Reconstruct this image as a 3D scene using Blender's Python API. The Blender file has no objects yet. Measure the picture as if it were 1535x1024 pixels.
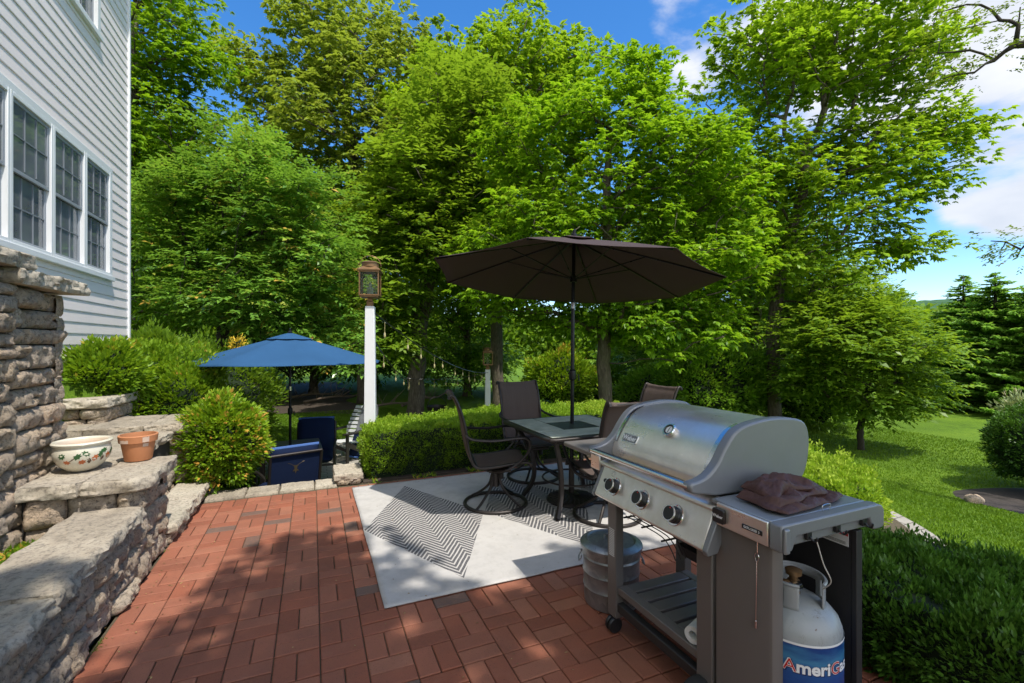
import bpy, math, random
import numpy as np
from mathutils import Vector, Matrix, noise as mn

random.seed(7)
RNG = np.random.default_rng(7)
PI = math.pi
SC = bpy.context.scene
COL = SC.collection
EYE = 1.5
YAW = math.radians(23.4)
SN, CS = math.sin(YAW), math.cos(YAW)
YARD = -0.78


def spot(px, py, D):
    """world point seen from the terrace at bearing px, level py, depth D (survey of the photograph)"""
    r = (px - 767.5) / 690.0
    return Vector((D * (SN + r * CS), D * (CS - r * SN), EYE - (py - 515) * D / 690.0))


# ------------------------------------------------------------------ objects
def tag(o, label=None, cat=None, group=None, kind=None):
    if label and not 4 <= len(label.split()) <= 16: print('LABEL', len(label.split()), label)
    if label: o['label'] = label
    if cat: o['category'] = cat
    if group: o['group'] = group
    if kind: o['kind'] = kind
    return o


def thing(name, label, cat, loc=(0, 0, 0), rz=0.0, group=None):
    o = bpy.data.objects.new(name, None)
    o.empty_display_size = 0.1
    COL.objects.link(o)
    o.location = loc
    o.rotation_euler = (0, 0, rz)
    return tag(o, label, cat, group)


def kids(o):
    return [c for c in bpy.data.objects if c.parent is o]


def copy_tree(o, parent=None):
    c = o.copy()
    COL.objects.link(c)
    if parent is not None:
        c.parent = parent
    for ch in kids(o):
        copy_tree(ch, c)
    return c


def link_mesh(name, me, mat, parent=None):
    o = bpy.data.objects.new(name, me)
    if mat is not None:
        me.materials.append(mat)
    COL.objects.link(o)
    if parent is not None:
        o.parent = parent
    return o


def V(*a):
    return Vector(a)


class MB:
    def __init__(self, off=(0, 0, 0)):
        self.v = []
        self.f = []
        self.off = Vector(off)
        self.attr = []

    def add(self, vs, fs, M=None, t=None):
        n = len(self.v)
        for p in vs:
            p = Vector(p)
            if M is not None:
                p = M @ p
            self.v.append(p - self.off)
        self.f += [tuple(i + n for i in q) for q in fs]
        self.attr += [t if t is not None else 0.5] * len(vs)
        return self

    def box(self, c, s, M=None, rz=0):
        x, y, z = s[0] / 2, s[1] / 2, s[2] / 2
        R = Matrix.Translation(Vector(c)) @ Matrix.Rotation(rz, 4, 'Z')
        if M is not None:
            R = M @ R
        vs = [(i * x, j * y, k * z) for i in (-1, 1) for j in (-1, 1) for k in (-1, 1)]
        return self.add(vs, [(0, 1, 3, 2), (4, 6, 7, 5), (0, 4, 5, 1), (2, 3, 7, 6), (0, 2, 6, 4), (1, 5, 7, 3)], R)

    def span(self, a, b):
        c = [(a[i] + b[i]) / 2 for i in range(3)]
        s = [abs(b[i] - a[i]) for i in range(3)]
        return self.box(c, s)

    def tube(self, pts, r, n=8, closed=False, cap=True, flat=1.0):
        pts = [Vector(p) for p in pts]
        m = len(pts)
        rs = r if isinstance(r, (list, tuple)) else [r] * m
        up = None
        vs, fs = [], []
        for i, p in enumerate(pts):
            if closed:
                d = pts[(i + 1) % m] - pts[i - 1]
            else:
                d = pts[min(i + 1, m - 1)] - pts[max(i - 1, 0)]
            d = d.normalized() if d.length > 1e-9 else V(0, 0, 1)
            if up is None:
                up = V(0, 0, 1) if abs(d.z) < .9 else V(1, 0, 0)
            s = d.cross(up)
            s = s.normalized() if s.length > 1e-6 else V(1, 0, 0)
            up = s.cross(d).normalized()
            for k in range(n):
                a = 2 * PI * k / n
                vs.append(p + s * (rs[i] * math.cos(a)) + up * (rs[i] * flat * math.sin(a)))
        for i in range(m if closed else m - 1):
            j = (i + 1) % m
            for k in range(n):
                l = (k + 1) % n
                fs.append((i * n + k, i * n + l, j * n + l, j * n + k))
        if cap and not closed:
            fs.append(tuple(reversed(range(n))))
            fs.append(tuple((m - 1) * n + k for k in range(n)))
        return self.add(vs, fs)

    def lathe(self, prof, c=(0, 0, 0), n=32, M=None, capb=True, capt=True):
        vs, fs = [], []
        for r, z in prof:
            for k in range(n):
                a = 2 * PI * k / n
                vs.append((r * math.cos(a), r * math.sin(a), z))
        for i in range(len(prof) - 1):
            for k in range(n):
                l = (k + 1) % n
                fs.append((i * n + k, i * n + l, (i + 1) * n + l, (i + 1) * n + k))
        if capb: fs.append(tuple(reversed(range(n))))
        if capt: fs.append(tuple((len(prof) - 1) * n + k for k in range(n)))
        R = Matrix.Translation(Vector(c))
        if M is not None:
            R = R @ M
        return self.add(vs, fs, R)

    def prism(self, prof, a, b, axis='y', M=None):
        """profile polygon extruded along an axis from a to b"""
        n = len(prof)
        vs = []
        for t in (a, b):
            for p, q in prof:
                vs.append({'y': (p, t, q), 'x': (t, p, q), 'z': (p, q, t)}[axis])
        fs = [(i, (i + 1) % n, n + (i + 1) % n, n + i) for i in range(n)]
        fs += [tuple(reversed(range(n))), tuple(range(n, 2 * n))]
        return self.add(vs, fs, M)

    def grid(self, nx, ny, fn, closed_x=False):
        vs = [fn(i / (nx - 1), j / (ny - 1)) for j in range(ny) for i in range(nx)]
        fs = [(j * nx + i, j * nx + i + 1, (j + 1) * nx + i + 1, (j + 1) * nx + i) for j in range(ny - 1) for i in range(nx - 1)]
        return self.add(vs, fs)

    def build(self, name, mat, parent=None, smooth=False, bevel=0, seg=2, solid=0, sub=0, tint=False, angle=0.6):
        me = bpy.data.meshes.new(name)
        me.from_pydata([tuple(p) for p in self.v], [], self.f)
        me.update()
        if tint:
            at = me.attributes.new('tint', 'FLOAT', 'POINT')
            at.data.foreach_set('value', np.array(self.attr, np.float32))
        o = link_mesh(name, me, mat, parent)
        import bmesh
        bm = bmesh.new(); bm.from_mesh(me)
        bmesh.ops.recalc_face_normals(bm, faces=bm.faces[:])
        bm.to_mesh(me); bm.free()
        if smooth:
            me.polygons.foreach_set('use_smooth', [True] * len(me.polygons))
            if angle and hasattr(me, 'set_sharp_from_angle'):
                me.set_sharp_from_angle(angle=angle)
        if solid:
            m = o.modifiers.new('s', 'SOLIDIFY'); m.thickness = solid; m.offset = 0
        if bevel:
            m = o.modifiers.new('b', 'BEVEL'); m.width = bevel; m.segments = seg; m.limit_method = 'ANGLE'; m.angle_limit = 0.6
            me.polygons.foreach_set('use_smooth', [True] * len(me.polygons))
            if hasattr(me, 'set_sharp_from_angle'):
                me.set_sharp_from_angle(angle=0.6)
        if sub:
            m = o.modifiers.new('u', 'SUBSURF'); m.levels = sub; m.render_levels = sub
        return o


def smooth_path(pts, k=6, closed=False):
    pts = [Vector(p) for p in pts]
    n = len(pts)
    out = []
    rng = range(n if closed else n - 1)
    for i in rng:
        p1, p2 = pts[i], pts[(i + 1) % n]
        p0 = pts[i - 1] if (closed or i > 0) else p1 * 2 - p2
        p3 = pts[(i + 2) % n] if (closed or i + 2 < n) else p2 * 2 - p1
        for j in range(k):
            t = j / k
            out.append(0.5 * ((2 * p1) + (p2 - p0) * t + (2 * p0 - 5 * p1 + 4 * p2 - p3) * t * t + (3 * p1 - p0 - 3 * p2 + p3) * t ** 3))
    if not closed:
        out.append(pts[-1])
    return out


def fbm(p, o=4):
    return mn.fractal(Vector(p), 1.0, 2.0, o)


# ------------------------------------------------------------------ materials
class NT:
    def __init__(self, name):
        self.m = bpy.data.materials.new(name)
        self.m.use_nodes = True
        self.t = self.m.node_tree
        self.t.nodes.clear()
        self.out = self.n('ShaderNodeOutputMaterial')
        self.b = self.n('ShaderNodeBsdfPrincipled')
        self.link(self.b.outputs[0], self.out.inputs[0])

    def n(self, k, **kw):
        x = self.t.nodes.new(k)
        for a, b in kw.items(): setattr(x, a, b)
        return x

    def link(self, a, b):
        self.t.links.new(a, b)

    def val(self, sock, v):
        if isinstance(v, bpy.types.NodeSocket): self.link(v, sock)
        elif isinstance(v, tuple) and len(v) == 3 and sock.type == 'RGBA': sock.default_value = (*v, 1)
        else: sock.default_value = v

    def coord(self, kind='Object', scale=None):
        c = self.n('ShaderNodeTexCoord').outputs[kind]
        if scale is not None:
            m = self.n('ShaderNodeMapping'); self.link(c, m.inputs[0])
            m.inputs['Scale'].default_value = scale if isinstance(scale, tuple) else (scale,) * 3
            c = m.outputs[0]
        return c

    def noise(self, scale, detail=5, rough=.55, vec=None, dist=0):
        x = self.n('ShaderNodeTexNoise')
        x.inputs['Scale'].default_value = scale
        x.inputs['Detail'].default_value = detail
        x.inputs['Roughness'].default_value = rough
        x.inputs['Distortion'].default_value = dist
        self.link(vec if vec is not None else self.coord(), x.inputs['Vector'])
        return x.outputs['Fac']

    def ramp(self, fac, stops):
        r = self.n('ShaderNodeValToRGB')
        self.link(fac, r.inputs[0])
        e = r.color_ramp.elements
        while len(e) < len(stops): e.new(.5)
        for i, (p, c) in enumerate(stops):
            e[i].position = p
            e[i].color = (*c, 1) if isinstance(c, tuple) else (c, c, c, 1)
        return r.outputs[0]

    def mix(self, f, a, b, blend='MIX'):
        x = self.n('ShaderNodeMix', data_type='RGBA', blend_type=blend)
        self.val(x.inputs[0], f); self.val(x.inputs[6], a); self.val(x.inputs[7], b)
        return x.outputs[2]

    def math(self, op, a, b=0.0, c=None):
        x = self.n('ShaderNodeMath', operation=op)
        self.val(x.inputs[0], a); self.val(x.inputs[1], b)
        if c is not None: self.val(x.inputs[2], c)
        return x.outputs[0]

    def attr(self, name='tint'):
        return self.n('ShaderNodeAttribute', attribute_name=name).outputs['Fac']

    def bump(self, h, strength=.3, dist=.01):
        b = self.n('ShaderNodeBump')
        b.inputs['Strength'].default_value = strength
        b.inputs['Distance'].default_value = dist
        self.link(h, b.inputs['Height'])
        self.link(b.outputs[0], self.b.inputs['Normal'])

    def set(self, **k):
        for a, v in k.items():
            nm = {'color': 'Base Color', 'rough': 'Roughness', 'metal': 'Metallic', 'spec': 'Specular IOR Level', 'coat': 'Coat Weight', 'sheen': 'Sheen Weight', 'aniso': 'Anisotropic', 'trans': 'Transmission Weight', 'alpha': 'Alpha'}[a]
            self.val(self.b.inputs[nm], v)
        return self.m


def plain(name, col, rough=.5, metal=0, var=.15, scale=8, bump=0, bscale=60, spec=.5, coat=0):
    t = NT(name)
    n = t.noise(scale, 6, .6)
    c = t.mix(n, tuple(x * (1 - var) for x in col), tuple(min(1, x * (1 + var)) for x in col))
    r = t.math('MULTIPLY_ADD', t.noise(scale * 2.3, 5), .25, rough - .12)
    if bump:
        t.bump(t.noise(bscale, 4), bump, .004)
    return t.set(color=c, rough=r, metal=metal, spec=spec, coat=coat)


def leaf_mat(name, dark, light, accent=None, trans=.38, tcol=None, rough=.42, gain=1.5):
    t = NT(name)
    g_ = lambda c: tuple(min(1, x * gain) for x in c) if c else None
    dark, light, accent = g_(dark), g_(light), g_(accent)
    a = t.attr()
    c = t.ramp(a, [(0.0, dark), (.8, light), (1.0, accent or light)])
    t.set(color=c, rough=rough, spec=.35 if gain < 1.9 else .95)
    tr = t.n('ShaderNodeBsdfTranslucent')
    tc = tcol or (min(.75, light[0] * 1.35), min(.85, light[1] * 1.25), light[2] * .8)
    t.link(t.mix(a, tuple(x * .6 for x in tc), tc), tr.inputs[0])
    mx = t.n('ShaderNodeMixShader'); mx.inputs[0].default_value = trans
    t.link(t.b.outputs[0], mx.inputs[1]); t.link(tr.outputs[0], mx.inputs[2])
    t.link(mx.outputs[0], t.out.inputs[0])
    return t.m


M = {}


def mats():
    # brick
    t = NT('brick')
    a = t.attr()
    c = t.ramp(a, [(0.0, (.14, .10, .08)), (.07, (.16, .11, .088)), (.1, (.225, .074, .042)), (.3, (.335, .104, .056)), (.6, (.305, .106, .062)), (.8, (.37, .130, .074)), (1.0, (.38, .152, .09))])
    n1 = t.noise(3.0, 6, .65)
    n2 = t.noise(55, 5, .7)
    c = t.mix(t.ramp(n1, [(.35, 0.0), (.7, .5)]), c, (.15, .07, .048))
    c = t.mix(t.ramp(t.noise(.9, 5, .7), [(.5, 0.0), (.75, .4)]), c, (.16, .09, .065))
    c = t.mix(t.ramp(n2, [(.45, 0.0), (.8, .5)]), c, (.33, .145, .075))
    c = t.mix(t.ramp(t.noise(170, 3), [(.6, 0.0), (.7, .65)]), c, (.05, .03, .025))
    c = t.mix(t.ramp(t.noise(6.5, 7, .75), [(.55, 0.0), (.8, .5)]), c, (.34, .155, .10))
    t.bump(t.noise(140, 5, .7), .35, .003)
    M['brick'] = t.set(color=c, rough=t.math('MULTIPLY_ADD', n2, .3, .6), spec=.3)
    # joint sand
    t = NT('joint')
    c = t.ramp(t.noise(30, 6, .7), [(.3, (.04, .032, .018)), (.55, (.11, .085, .05)), (.75, (.06, .07, .02))])
    t.bump(t.noise(200), .5, .004)
    M['joint'] = t.set(color=c, rough=.95)
    # wall stone
    t = NT('stone')
    a = t.attr()
    c = t.ramp(a, [(0.0, (.46, .36, .26)), (.3, (.62, .48, .33)), (.6, (.68, .50, .34)), (.8, (.52, .43, .33)), (1.0, (.78, .62, .43))])
    n1 = t.noise(9, 8, .68)
    n2 = t.noise(42, 8, .75)
    c = t.mix(t.ramp(n1, [(.40, 0.0), (.68, .7)]), c, (.31, .265, .225))
    c = t.mix(t.ramp(n2, [(.36, .8), (.5, 0.0)]), c, (.055, .048, .043))
    c = t.mix(t.ramp(t.noise(24, 6, .7), [(.55, 0.0), (.75, .7)]), c, (.50, .42, .34))
    hh = t.math('ADD', t.noise(26, 8, .72), t.math('MULTIPLY', n2, .6))
    t.bump(hh, 1.0, .03)
    M['stone'] = t.set(color=c, rough=.9, spec=.2)
    # cap stone
    t = NT('capstone')
    a = t.attr()
    c = t.ramp(t.math('ADD', t.math('MULTIPLY', t.noise(3.2, 8, .7), .9), t.math('MULTIPLY', a, .2)), [(.3, (.22, .185, .14)), (.5, (.39, .33, .25)), (.68, (.51, .445, .345)), (.8, (.60, .53, .42))])
    c = t.mix(t.ramp(t.noise(48, 8, .75), [(.36, .7), (.52, 0.0)]), c, (.085, .075, .065))
    c = t.mix(t.ramp(t.noise(1.6, 5, .7), [(.52, 0.0), (.7, .4)]), c, (.15, .14, .085))
    t.bump(t.math('ADD', t.noise(20, 8, .7), t.math('MULTIPLY', t.noise(90, 6, .7), .4)), .5, .012)
    M['cap'] = t.set(color=c, rough=.9, spec=.2)
    M['gap'] = plain('wall_gap', (.03, .026, .022), .95)
    # flag stone floor
    t = NT('flagstone')
    br = t.n('ShaderNodeTexBrick'); br.inputs['Scale'].default_value = 2.2
    br.inputs['Mortar Size'].default_value = .012
    br.inputs['Color1'].default_value = (.42, .39, .33, 1); br.inputs['Color2'].default_value = (.33, .30, .25, 1); br.inputs['Mortar'].default_value = (.08, .07, .055, 1)
    t.link(t.coord(), br.inputs['Vector'])
    c = t.mix(t.ramp(t.noise(14, 6, .7), [(.4, 0.0), (.75, .5)]), br.outputs[0], (.22, .20, .17))
    t.bump(t.noise(60), .4, .006)
    M['flag'] = t.set(color=c, rough=.85)
    # lawn
    t = NT('lawn')
    n = t.math('ADD', t.math('MULTIPLY', t.noise(.55, 6, .6), .55), t.math('MULTIPLY', t.noise(9, 6, .7), .45))
    c = t.ramp(n, [(.36, (.075, .145, .010)), (.5, (.135, .245, .014)), (.64, (.20, .31, .02))])
    c = t.mix(t.ramp(t.noise(60, 4, .7), [(.3, .6), (.55, 0.0)]), c, (.02, .045, .006))
    t.bump(t.noise(120, 4, .7), .8, .03)
    M['lawn'] = t.set(color=c, rough=.8, spec=.2)
    # forest soil
    M['soil'] = plain('soil', (.055, .04, .028), .95, var=.5, scale=14, bump=.8, bscale=50)
    M['mulch'] = plain('mulch', (.045, .035, .03), .95, var=.6, scale=30, bump=1, bscale=70)
    # siding
    t = NT('siding')
    gv = t.coord('Object', (3, .5, 14))
    c = t.mix(t.ramp(t.noise(6, 5, .7, gv), [(.35, 0.0), (.75, .35)]), (.93, .82, .79), (.79, .70, .67))
    c = t.mix(t.ramp(t.noise(1.1, 6, .7), [(.5, 0.0), (.8, .25)]), c, (.55, .56, .55))
    t.bump(t.noise(30, 4, .6, gv), .08, .003)
    M['siding'] = t.set(color=c, rough=.5, spec=.4)
    M['trim'] = plain('white_trim', (.80, .80, .80), .45, var=.05, scale=3)
    M['sash'] = plain('sash_grey', (.30, .32, .35), .5, var=.06)
    M['muntin'] = plain('muntin_grey', (.20, .22, .25), .5)
    M['interior'] = plain('window_interior', (.045, .05, .055), .8, var=.5, scale=1.3)
    M['curtain'] = plain('curtain', (.34, .36, .38), .9, var=.3, scale=2)
    M['roof'] = plain('roof_shingle', (.10, .09, .085), .9, var=.4, scale=20, bump=.5)
    t = NT('window_glass')
    t.set(color=(.04, .05, .06), rough=.04, spec=.6)
    tr = t.n('ShaderNodeBsdfTransparent'); tr.inputs[0].default_value = (.55, .6, .66, 1)
    fr = t.n('ShaderNodeFresnel'); fr.inputs[0].default_value = 1.5
    gl = t.n('ShaderNodeBsdfGlossy'); gl.inputs['Roughness'].default_value = .03
    mx = t.n('ShaderNodeMixShader'); t.link(t.math('ADD', fr.outputs[0], .04), mx.inputs[0])
    df = t.n('ShaderNodeBsdfDiffuse'); t.link(t.ramp(t.noise(1.7, 4), [(.3, (.17, .19, .21)), (.7, (.30, .33, .36))]), df.inputs[0])
    m0 = t.n('ShaderNodeMixShader'); m0.inputs[0].default_value = .62
    t.link(tr.outputs[0], m0.inputs[1]); t.link(df.outputs[0], m0.inputs[2])
    t.link(m0.outputs[0], mx.inputs[1]); t.link(gl.outputs[0], mx.inputs[2]); t.link(mx.outputs[0], t.out.inputs[0])
    M['glass'] = t.m
    t = NT('lamp_glass')
    tr = t.n('ShaderNodeBsdfTransparent'); tr.inputs[0].default_value = (.85, .88, .8, 1)
    fr = t.n('ShaderNodeFresnel'); fr.inputs[0].default_value = 1.45
    gl = t.n('ShaderNodeBsdfGlossy'); gl.inputs['Roughness'].default_value = .05
    mx = t.n('ShaderNodeMixShader'); t.link(fr.outputs[0], mx.inputs[0])
    t.link(tr.outputs[0], mx.inputs[1]); t.link(gl.outputs[0], mx.inputs[2]); t.link(mx.outputs[0], t.out.inputs[0])
    M['lglass'] = t.m
    # bark
    t = NT('bark')
    v = t.coord('Object', (6, 6, 1.2))
    n = t.noise(4, 8, .7, v, .6)
    c = t.ramp(n, [(.3, (.045, .035, .028)), (.55, (.14, .115, .09)), (.75, (.26, .22, .18))])
    c = t.mix(t.ramp(t.noise(2, 4), [(.5, 0.0), (.8, .5)]), c, (.12, .14, .07))
    t.bump(n, 1, .03)
    M['bark'] = t.set(color=c, rough=.9, spec=.2)
    t = NT('dark_bark')
    n = t.noise(4, 8, .7, t.coord('Object', (6, 6, 1.5)))
    t.bump(n, .8, .02)
    M['dbark'] = t.set(color=t.ramp(n, [(.3, (.02, .016, .012)), (.7, (.075, .06, .045))]), rough=.9)
    # foliage
    M['l_maple'] = leaf_mat('leaf_maple', (.05, .115, .006), (.205, .325, .018), (.27, .33, .03),.48)
    M['l_centre'] = leaf_mat('leaf_centre', (.035, .10, .006), (.18, .315, .014), (.26, .35, .03),.48)
    M['l_olive'] = leaf_mat('leaf_olive', (.055, .10, .012), (.205, .275, .035), (.26, .26, .05), .45)
    M['l_dog'] = leaf_mat('leaf_dogwood', (.026, .085, .012), (.135, .25, .032), (.42, .24, .05), .34, rough=.30, gain=1.9)
    M['l_deep'] = leaf_mat('leaf_deep', (.035, .09, .007), (.135, .245, .018), None, .36)
    M['l_wood'] = leaf_mat('leaf_wood', (.035, .09, .007), (.155, .25, .018), None, .45)
    M['l_spruce'] = leaf_mat('needle_spruce', (.05, .12, .018), (.19, .34, .05), None, .4)
    M['l_hedge'] = leaf_mat('leaf_hedge', (.03, .08, .006), (.20, .32, .02), (.30, .38, .04), .35, gain=1.5)
    M['l_azalea'] = leaf_mat('leaf_azalea', (.018, .06, .008), (.08, .18, .02), (.08, .16, .02), .22, rough=.35, gain=1.15)
    M['l_bush'] = leaf_mat('leaf_bush', (.045, .11, .006), (.19, .30, .015), (.48, .25, .05), .36)
    M['l_oak'] = leaf_mat('leaf_oak', (.05, .10, .012), (.15, .22, .025), (.22, .16, .05), .36)
    M['l_varieg'] = leaf_mat('leaf_variegated', (.05, .12, .02), (.30, .36, .17), (.45, .35, .25), .3, gain=1.2)
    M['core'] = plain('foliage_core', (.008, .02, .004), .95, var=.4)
    M['grass'] = leaf_mat('grass_blade', (.07, .15, .008), (.17, .285, .018), None, .35, rough=.5, gain=1.2)
    M['litter'] = leaf_mat('litter', (.10, .055, .025), (.28, .20, .08), None, .1)
    M['flower'] = leaf_mat('flower_plume', (.45, .25, .02), (.75, .45, .04), None, .3)
    # hills
    t = NT('hills')
    n = t.noise(.12, 8, .7)
    M['hills'] = t.set(color=t.ramp(n, [(.3, (.03, .07, .04)), (.7, (.075, .15, .06))]), rough=.95, spec=.1)
    # rug
    t = NT('rug')
    co = t.n('ShaderNodeTexCoord').outputs['Object']
    sp = t.n('ShaderNodeSeparateXYZ'); t.link(co, sp.inputs[0])
    x, y = sp.outputs[0], sp.outputs[1]
    nx = t.math('MULTIPLY_ADD', t.noise(9, 3), .012, -.006)
    xx = t.math('ADD', x, nx)
    mask = None
    for cx in (.88, 1.90, 2.92):
        u = t.math('MULTIPLY', t.math('ABSOLUTE', t.math('SUBTRACT', x, cx)), 1 / .505)
        w = t.math('MULTIPLY', t.math('ABSOLUTE', t.math('SUBTRACT', y, 3.83)), 1 / 1.03)
        m = t.math('LESS_THAN', t.math('ADD', u, w), 1.0)
        mask = m if mask is None else t.math('MAXIMUM', mask, m)
    tri = t.math('PINGPONG', t.math('ADD', xx, 5.0), .125)
    ph = t.math('FRACT', t.math('MULTIPLY', t.math('MULTIPLY_ADD', tri, 1.6, y), 1 / .056))
    ln = t.math('GREATER_THAN', ph, .38)
    fr = t.ramp(t.noise(260, 3, .7), [(.3, .55), (.6, 1.0)])
    pat = t.math('MULTIPLY', t.math('MULTIPLY', ln, mask), fr)
    n1 = t.noise(2.2, 7, .65)
    base = t.ramp(n1, [(.3, (.40, .38, .355)), (.5, (.50, .475, .445)), (.7, (.58, .555, .52))])
    base = t.mix(t.ramp(t.noise(13, 7, .75), [(.48, 0.0), (.75, .6)]), base, (.36, .34, .31))
    base = t.mix(t.ramp(t.noise(1.1, 6, .7), [(.5, 0.0), (.7, .35)]), base, (.34, .32, .29))
    base = t.mix(t.math('MULTIPLY', mask, .25), base, (.50, .47, .42))
    c = t.mix(pat, base, (.045, .045, .055))
    c = t.mix(t.ramp(t.noise(40, 2), [(.74, 0.0), (.76, .7)]), c, (.2, .15, .10))
    t.bump(t.math('ADD', t.noise(420, 3), t.math('MULTIPLY', t.noise(14, 5), 1.2)), .5, .004)
    M['rug'] = t.set(color=c, rough=.92, spec=.15)
    # metals, fabrics
    t = NT('stainless')
    v = t.coord('Object', (60, 1.5, 60))
    n = t.noise(5, 6, .6, v)
    sm = t.noise(7, 5, .65)
    sp_ = t.ramp(t.noise(38, 6, .8, None, .4), [(.62, 0.0), (.78, 1.0)])
    r = t.math('ADD', t.math('MULTIPLY', n, .14), t.math('ADD', t.math('MULTIPLY', sm, .22), t.math('MULTIPLY', sp_, .04)))
    t.bump(n, .04, .002)
    M['steel'] = t.set(color=t.mix(t.math('MULTIPLY', sp_, .14), t.mix(t.ramp(sm, [(.4, 0.0), (.7, .6)]), (.90, .85, .78), (.70, .64, .56)), (.42, .36, .30)), metal=.80, rough=t.math('ADD', r, .13), aniso=.4)
    M['chrome'] = plain('polished_steel', (.75, .74, .73), .2, 1, var=.05)
    M['cast'] = plain('cast_grey', (.22, .225, .235), .40, .25, var=.08, bump=.05, bscale=200)
    M['shelfgrey'] = plain('shelf_grey', (.30, .325, .35), .36, .4, var=.12, scale=5)
    M['cart'] = plain('cart_paint', (.17, .152, .14), .42, .2, var=.12, scale=3, bump=.04, bscale=300)
    M['cartdark'] = plain('cart_dark', (.035, .033, .033), .5, .2)
    M['black'] = plain('black_plastic', (.018, .018, .02), .35, var=.2)
    M['rubber'] = plain('rubber', (.02, .02, .02), .8)
    M['iron'] = plain('bronze_frame', (.042, .035, .032), .42, .5, var=.25, scale=20)
    M['blackm'] = plain('black_pole', (.018, .018, .022), .3, .5)
    M['brass'] = plain('aged_brass', (.24, .14, .065), .5, .6, var=.4, scale=30)
    M['whitep'] = plain('white_post', (.80, .81, .82), .4, var=.06, scale=4)
    M['candle'] = plain('candle', (.42, .42, .40), .6)
    t = NT('galvanised')
    v = t.n('ShaderNodeTexVoronoi'); v.inputs['Scale'].default_value = 40
    t.link(t.coord(), v.inputs['Vector'])
    M['galv'] = t.set(color=t.mix(v.outputs['Color'], (.26, .28, .29), (.40, .42, .43)), metal=.75, rough=t.math('MULTIPLY_ADD', t.noise(12), .3, .28))
    t = NT('sling')
    wv = t.noise(300, 2); sx = t.noise(3, 4, .6, t.coord('Object', (1, 30, 1)))
    t.bump(wv, .5, .002)
    t.set(color=t.mix(sx, (.12, .09, .078), (.20, .155, .135)), rough=.75, spec=.3)
    tr = t.n('ShaderNodeBsdfTranslucent'); tr.inputs[0].default_value = (.32, .20, .13, 1)
    mx = t.n('ShaderNodeMixShader'); mx.inputs[0].default_value = .35
    t.link(t.b.outputs[0], mx.inputs[1]); t.link(tr.outputs[0], mx.inputs[2]); t.link(mx.outputs[0], t.out.inputs[0])
    M['sling'] = t.m

    def cloth(name, col, tcol, tw, var=.15, sc=2.5):
        t = NT(name)
        n = t.noise(sc, 5, .6)
        t.bump(t.math('ADD', t.noise(380, 2), t.math('MULTIPLY', n, 1.5)), .25, .004)
        t.set(color=t.mix(n, tuple(x * (1 - var) for x in col), tuple(x * (1 + var) for x in col)), rough=.85, spec=.2)
        tr = t.n('ShaderNodeBsdfTranslucent'); tr.inputs[0].default_value = (*tcol, 1)
        mx = t.n('ShaderNodeMixShader'); mx.inputs[0].default_value = tw
        t.link(t.b.outputs[0], mx.inputs[1]); t.link(tr.outputs[0], mx.inputs[2]); t.link(mx.outputs[0], t.out.inputs[0])
        return t.m
    M['brolly'] = cloth('brown_canvas', (.105, .078, .080), (.12, .075, .07), .32)
    M['bluebrolly'] = cloth('blue_canvas', (.042, .13, .28), (.04, .11, .28), .3)
    M['navy'] = cloth('navy_cushion', (.007, .016, .052), (.01, .02, .05), .02)
    M['navylight'] = cloth('blue_piping', (.07, .14, .36), (.05, .1, .2), .05)
    # tile
    t = NT('slate_tile')
    n = t.noise(7, 7, .65)
    t.bump(n, .2, .004)
    M['tile'] = t.set(color=t.ramp(n, [(.3, (.30, .33, .28)), (.55, (.42, .45, .39)), (.75, (.52, .54, .47))]), rough=t.math('MULTIPLY_ADD', t.noise(20), .25, .48), spec=.3)
    M['tabledark'] = plain('table_glass_dark', (.020, .024, .022), .5, var=.3)
    # leather cover
    t = NT('vinyl_cover')
    n = t.noise(10, 6, .6, None, .8)
    t.bump(t.math('ADD', n, t.math('MULTIPLY', t.noise(160, 3), .15)), .5, .012)
    M['vinyl'] = t.set(color=t.mix(n, (.060, .028, .022), (.095, .046, .037)), rough=.5, spec=.25)
    M['terra'] = plain('terracotta', (.50, .20, .085), .75, var=.12, scale=9, bump=.2, bscale=90)
    M['limescale'] = plain('limescale', (.62, .45, .34), .85, var=.2, scale=20)
    M['glaze'] = plain('cream_glaze', (.66, .61, .48), .28, var=.06, coat=.3)
    M['pgreen'] = plain('painted_green', (.035, .10, .03), .4, var=.3)
    M['porange'] = plain('painted_orange', (.50, .13, .035), .4, var=.25)
    M['pbrown'] = plain('painted_brown', (.10, .055, .03), .4, var=.3)
    t = NT('tank_grey')
    n = t.noise(7, 7, .7)
    c = t.mix(n, (.27, .285, .29), (.36, .375, .375))
    c = t.mix(t.ramp(t.noise(26, 7, .8, t.coord('Object', (1, 1, .4))), [(.56, 0.0), (.66, .55)]), c, (.17, .15, .12))
    c = t.mix(t.ramp(t.noise(60, 3, .5), [(.70, 0.0), (.73, .8)]), c, (.14, .07, .04))
    M['tankgrey'] = t.set(color=c, rough=t.math('MULTIPLY_ADD', n, .3, .2), spec=.5)
    t = NT('tank_label')
    sp = t.n('ShaderNodeSeparateXYZ'); t.link(t.coord(), sp.inputs[0])
    n = t.noise(9, 6, .6, t.coord('Object', (1, 1, 4)))
    zz = t.math('ADD', sp.outputs[2], t.math('MULTIPLY', n, .12))
    M['tanklabel'] = t.set(color=t.ramp(zz, [(.10, (.006, .02, .11)), (.20, (.01, .04, .20)), (.27, (.02, .09, .28)), (.31, (.05, .20, .36)), (.36, (.01, .05, .20))]), rough=.3)
    M['red'] = plain('red_print', (.55, .02, .02), .4, var=.05)
    M['white'] = plain('white_print', (.8, .8, .8), .45, var=.03)
    M['navyprint'] = plain('navy_print', (.01, .02, .10), .4)
    M['paper'] = plain('paper', (.70, .70, .68), .7, var=.08)
    M['cord'] = plain('cord', (.55, .53, .48), .6)
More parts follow.
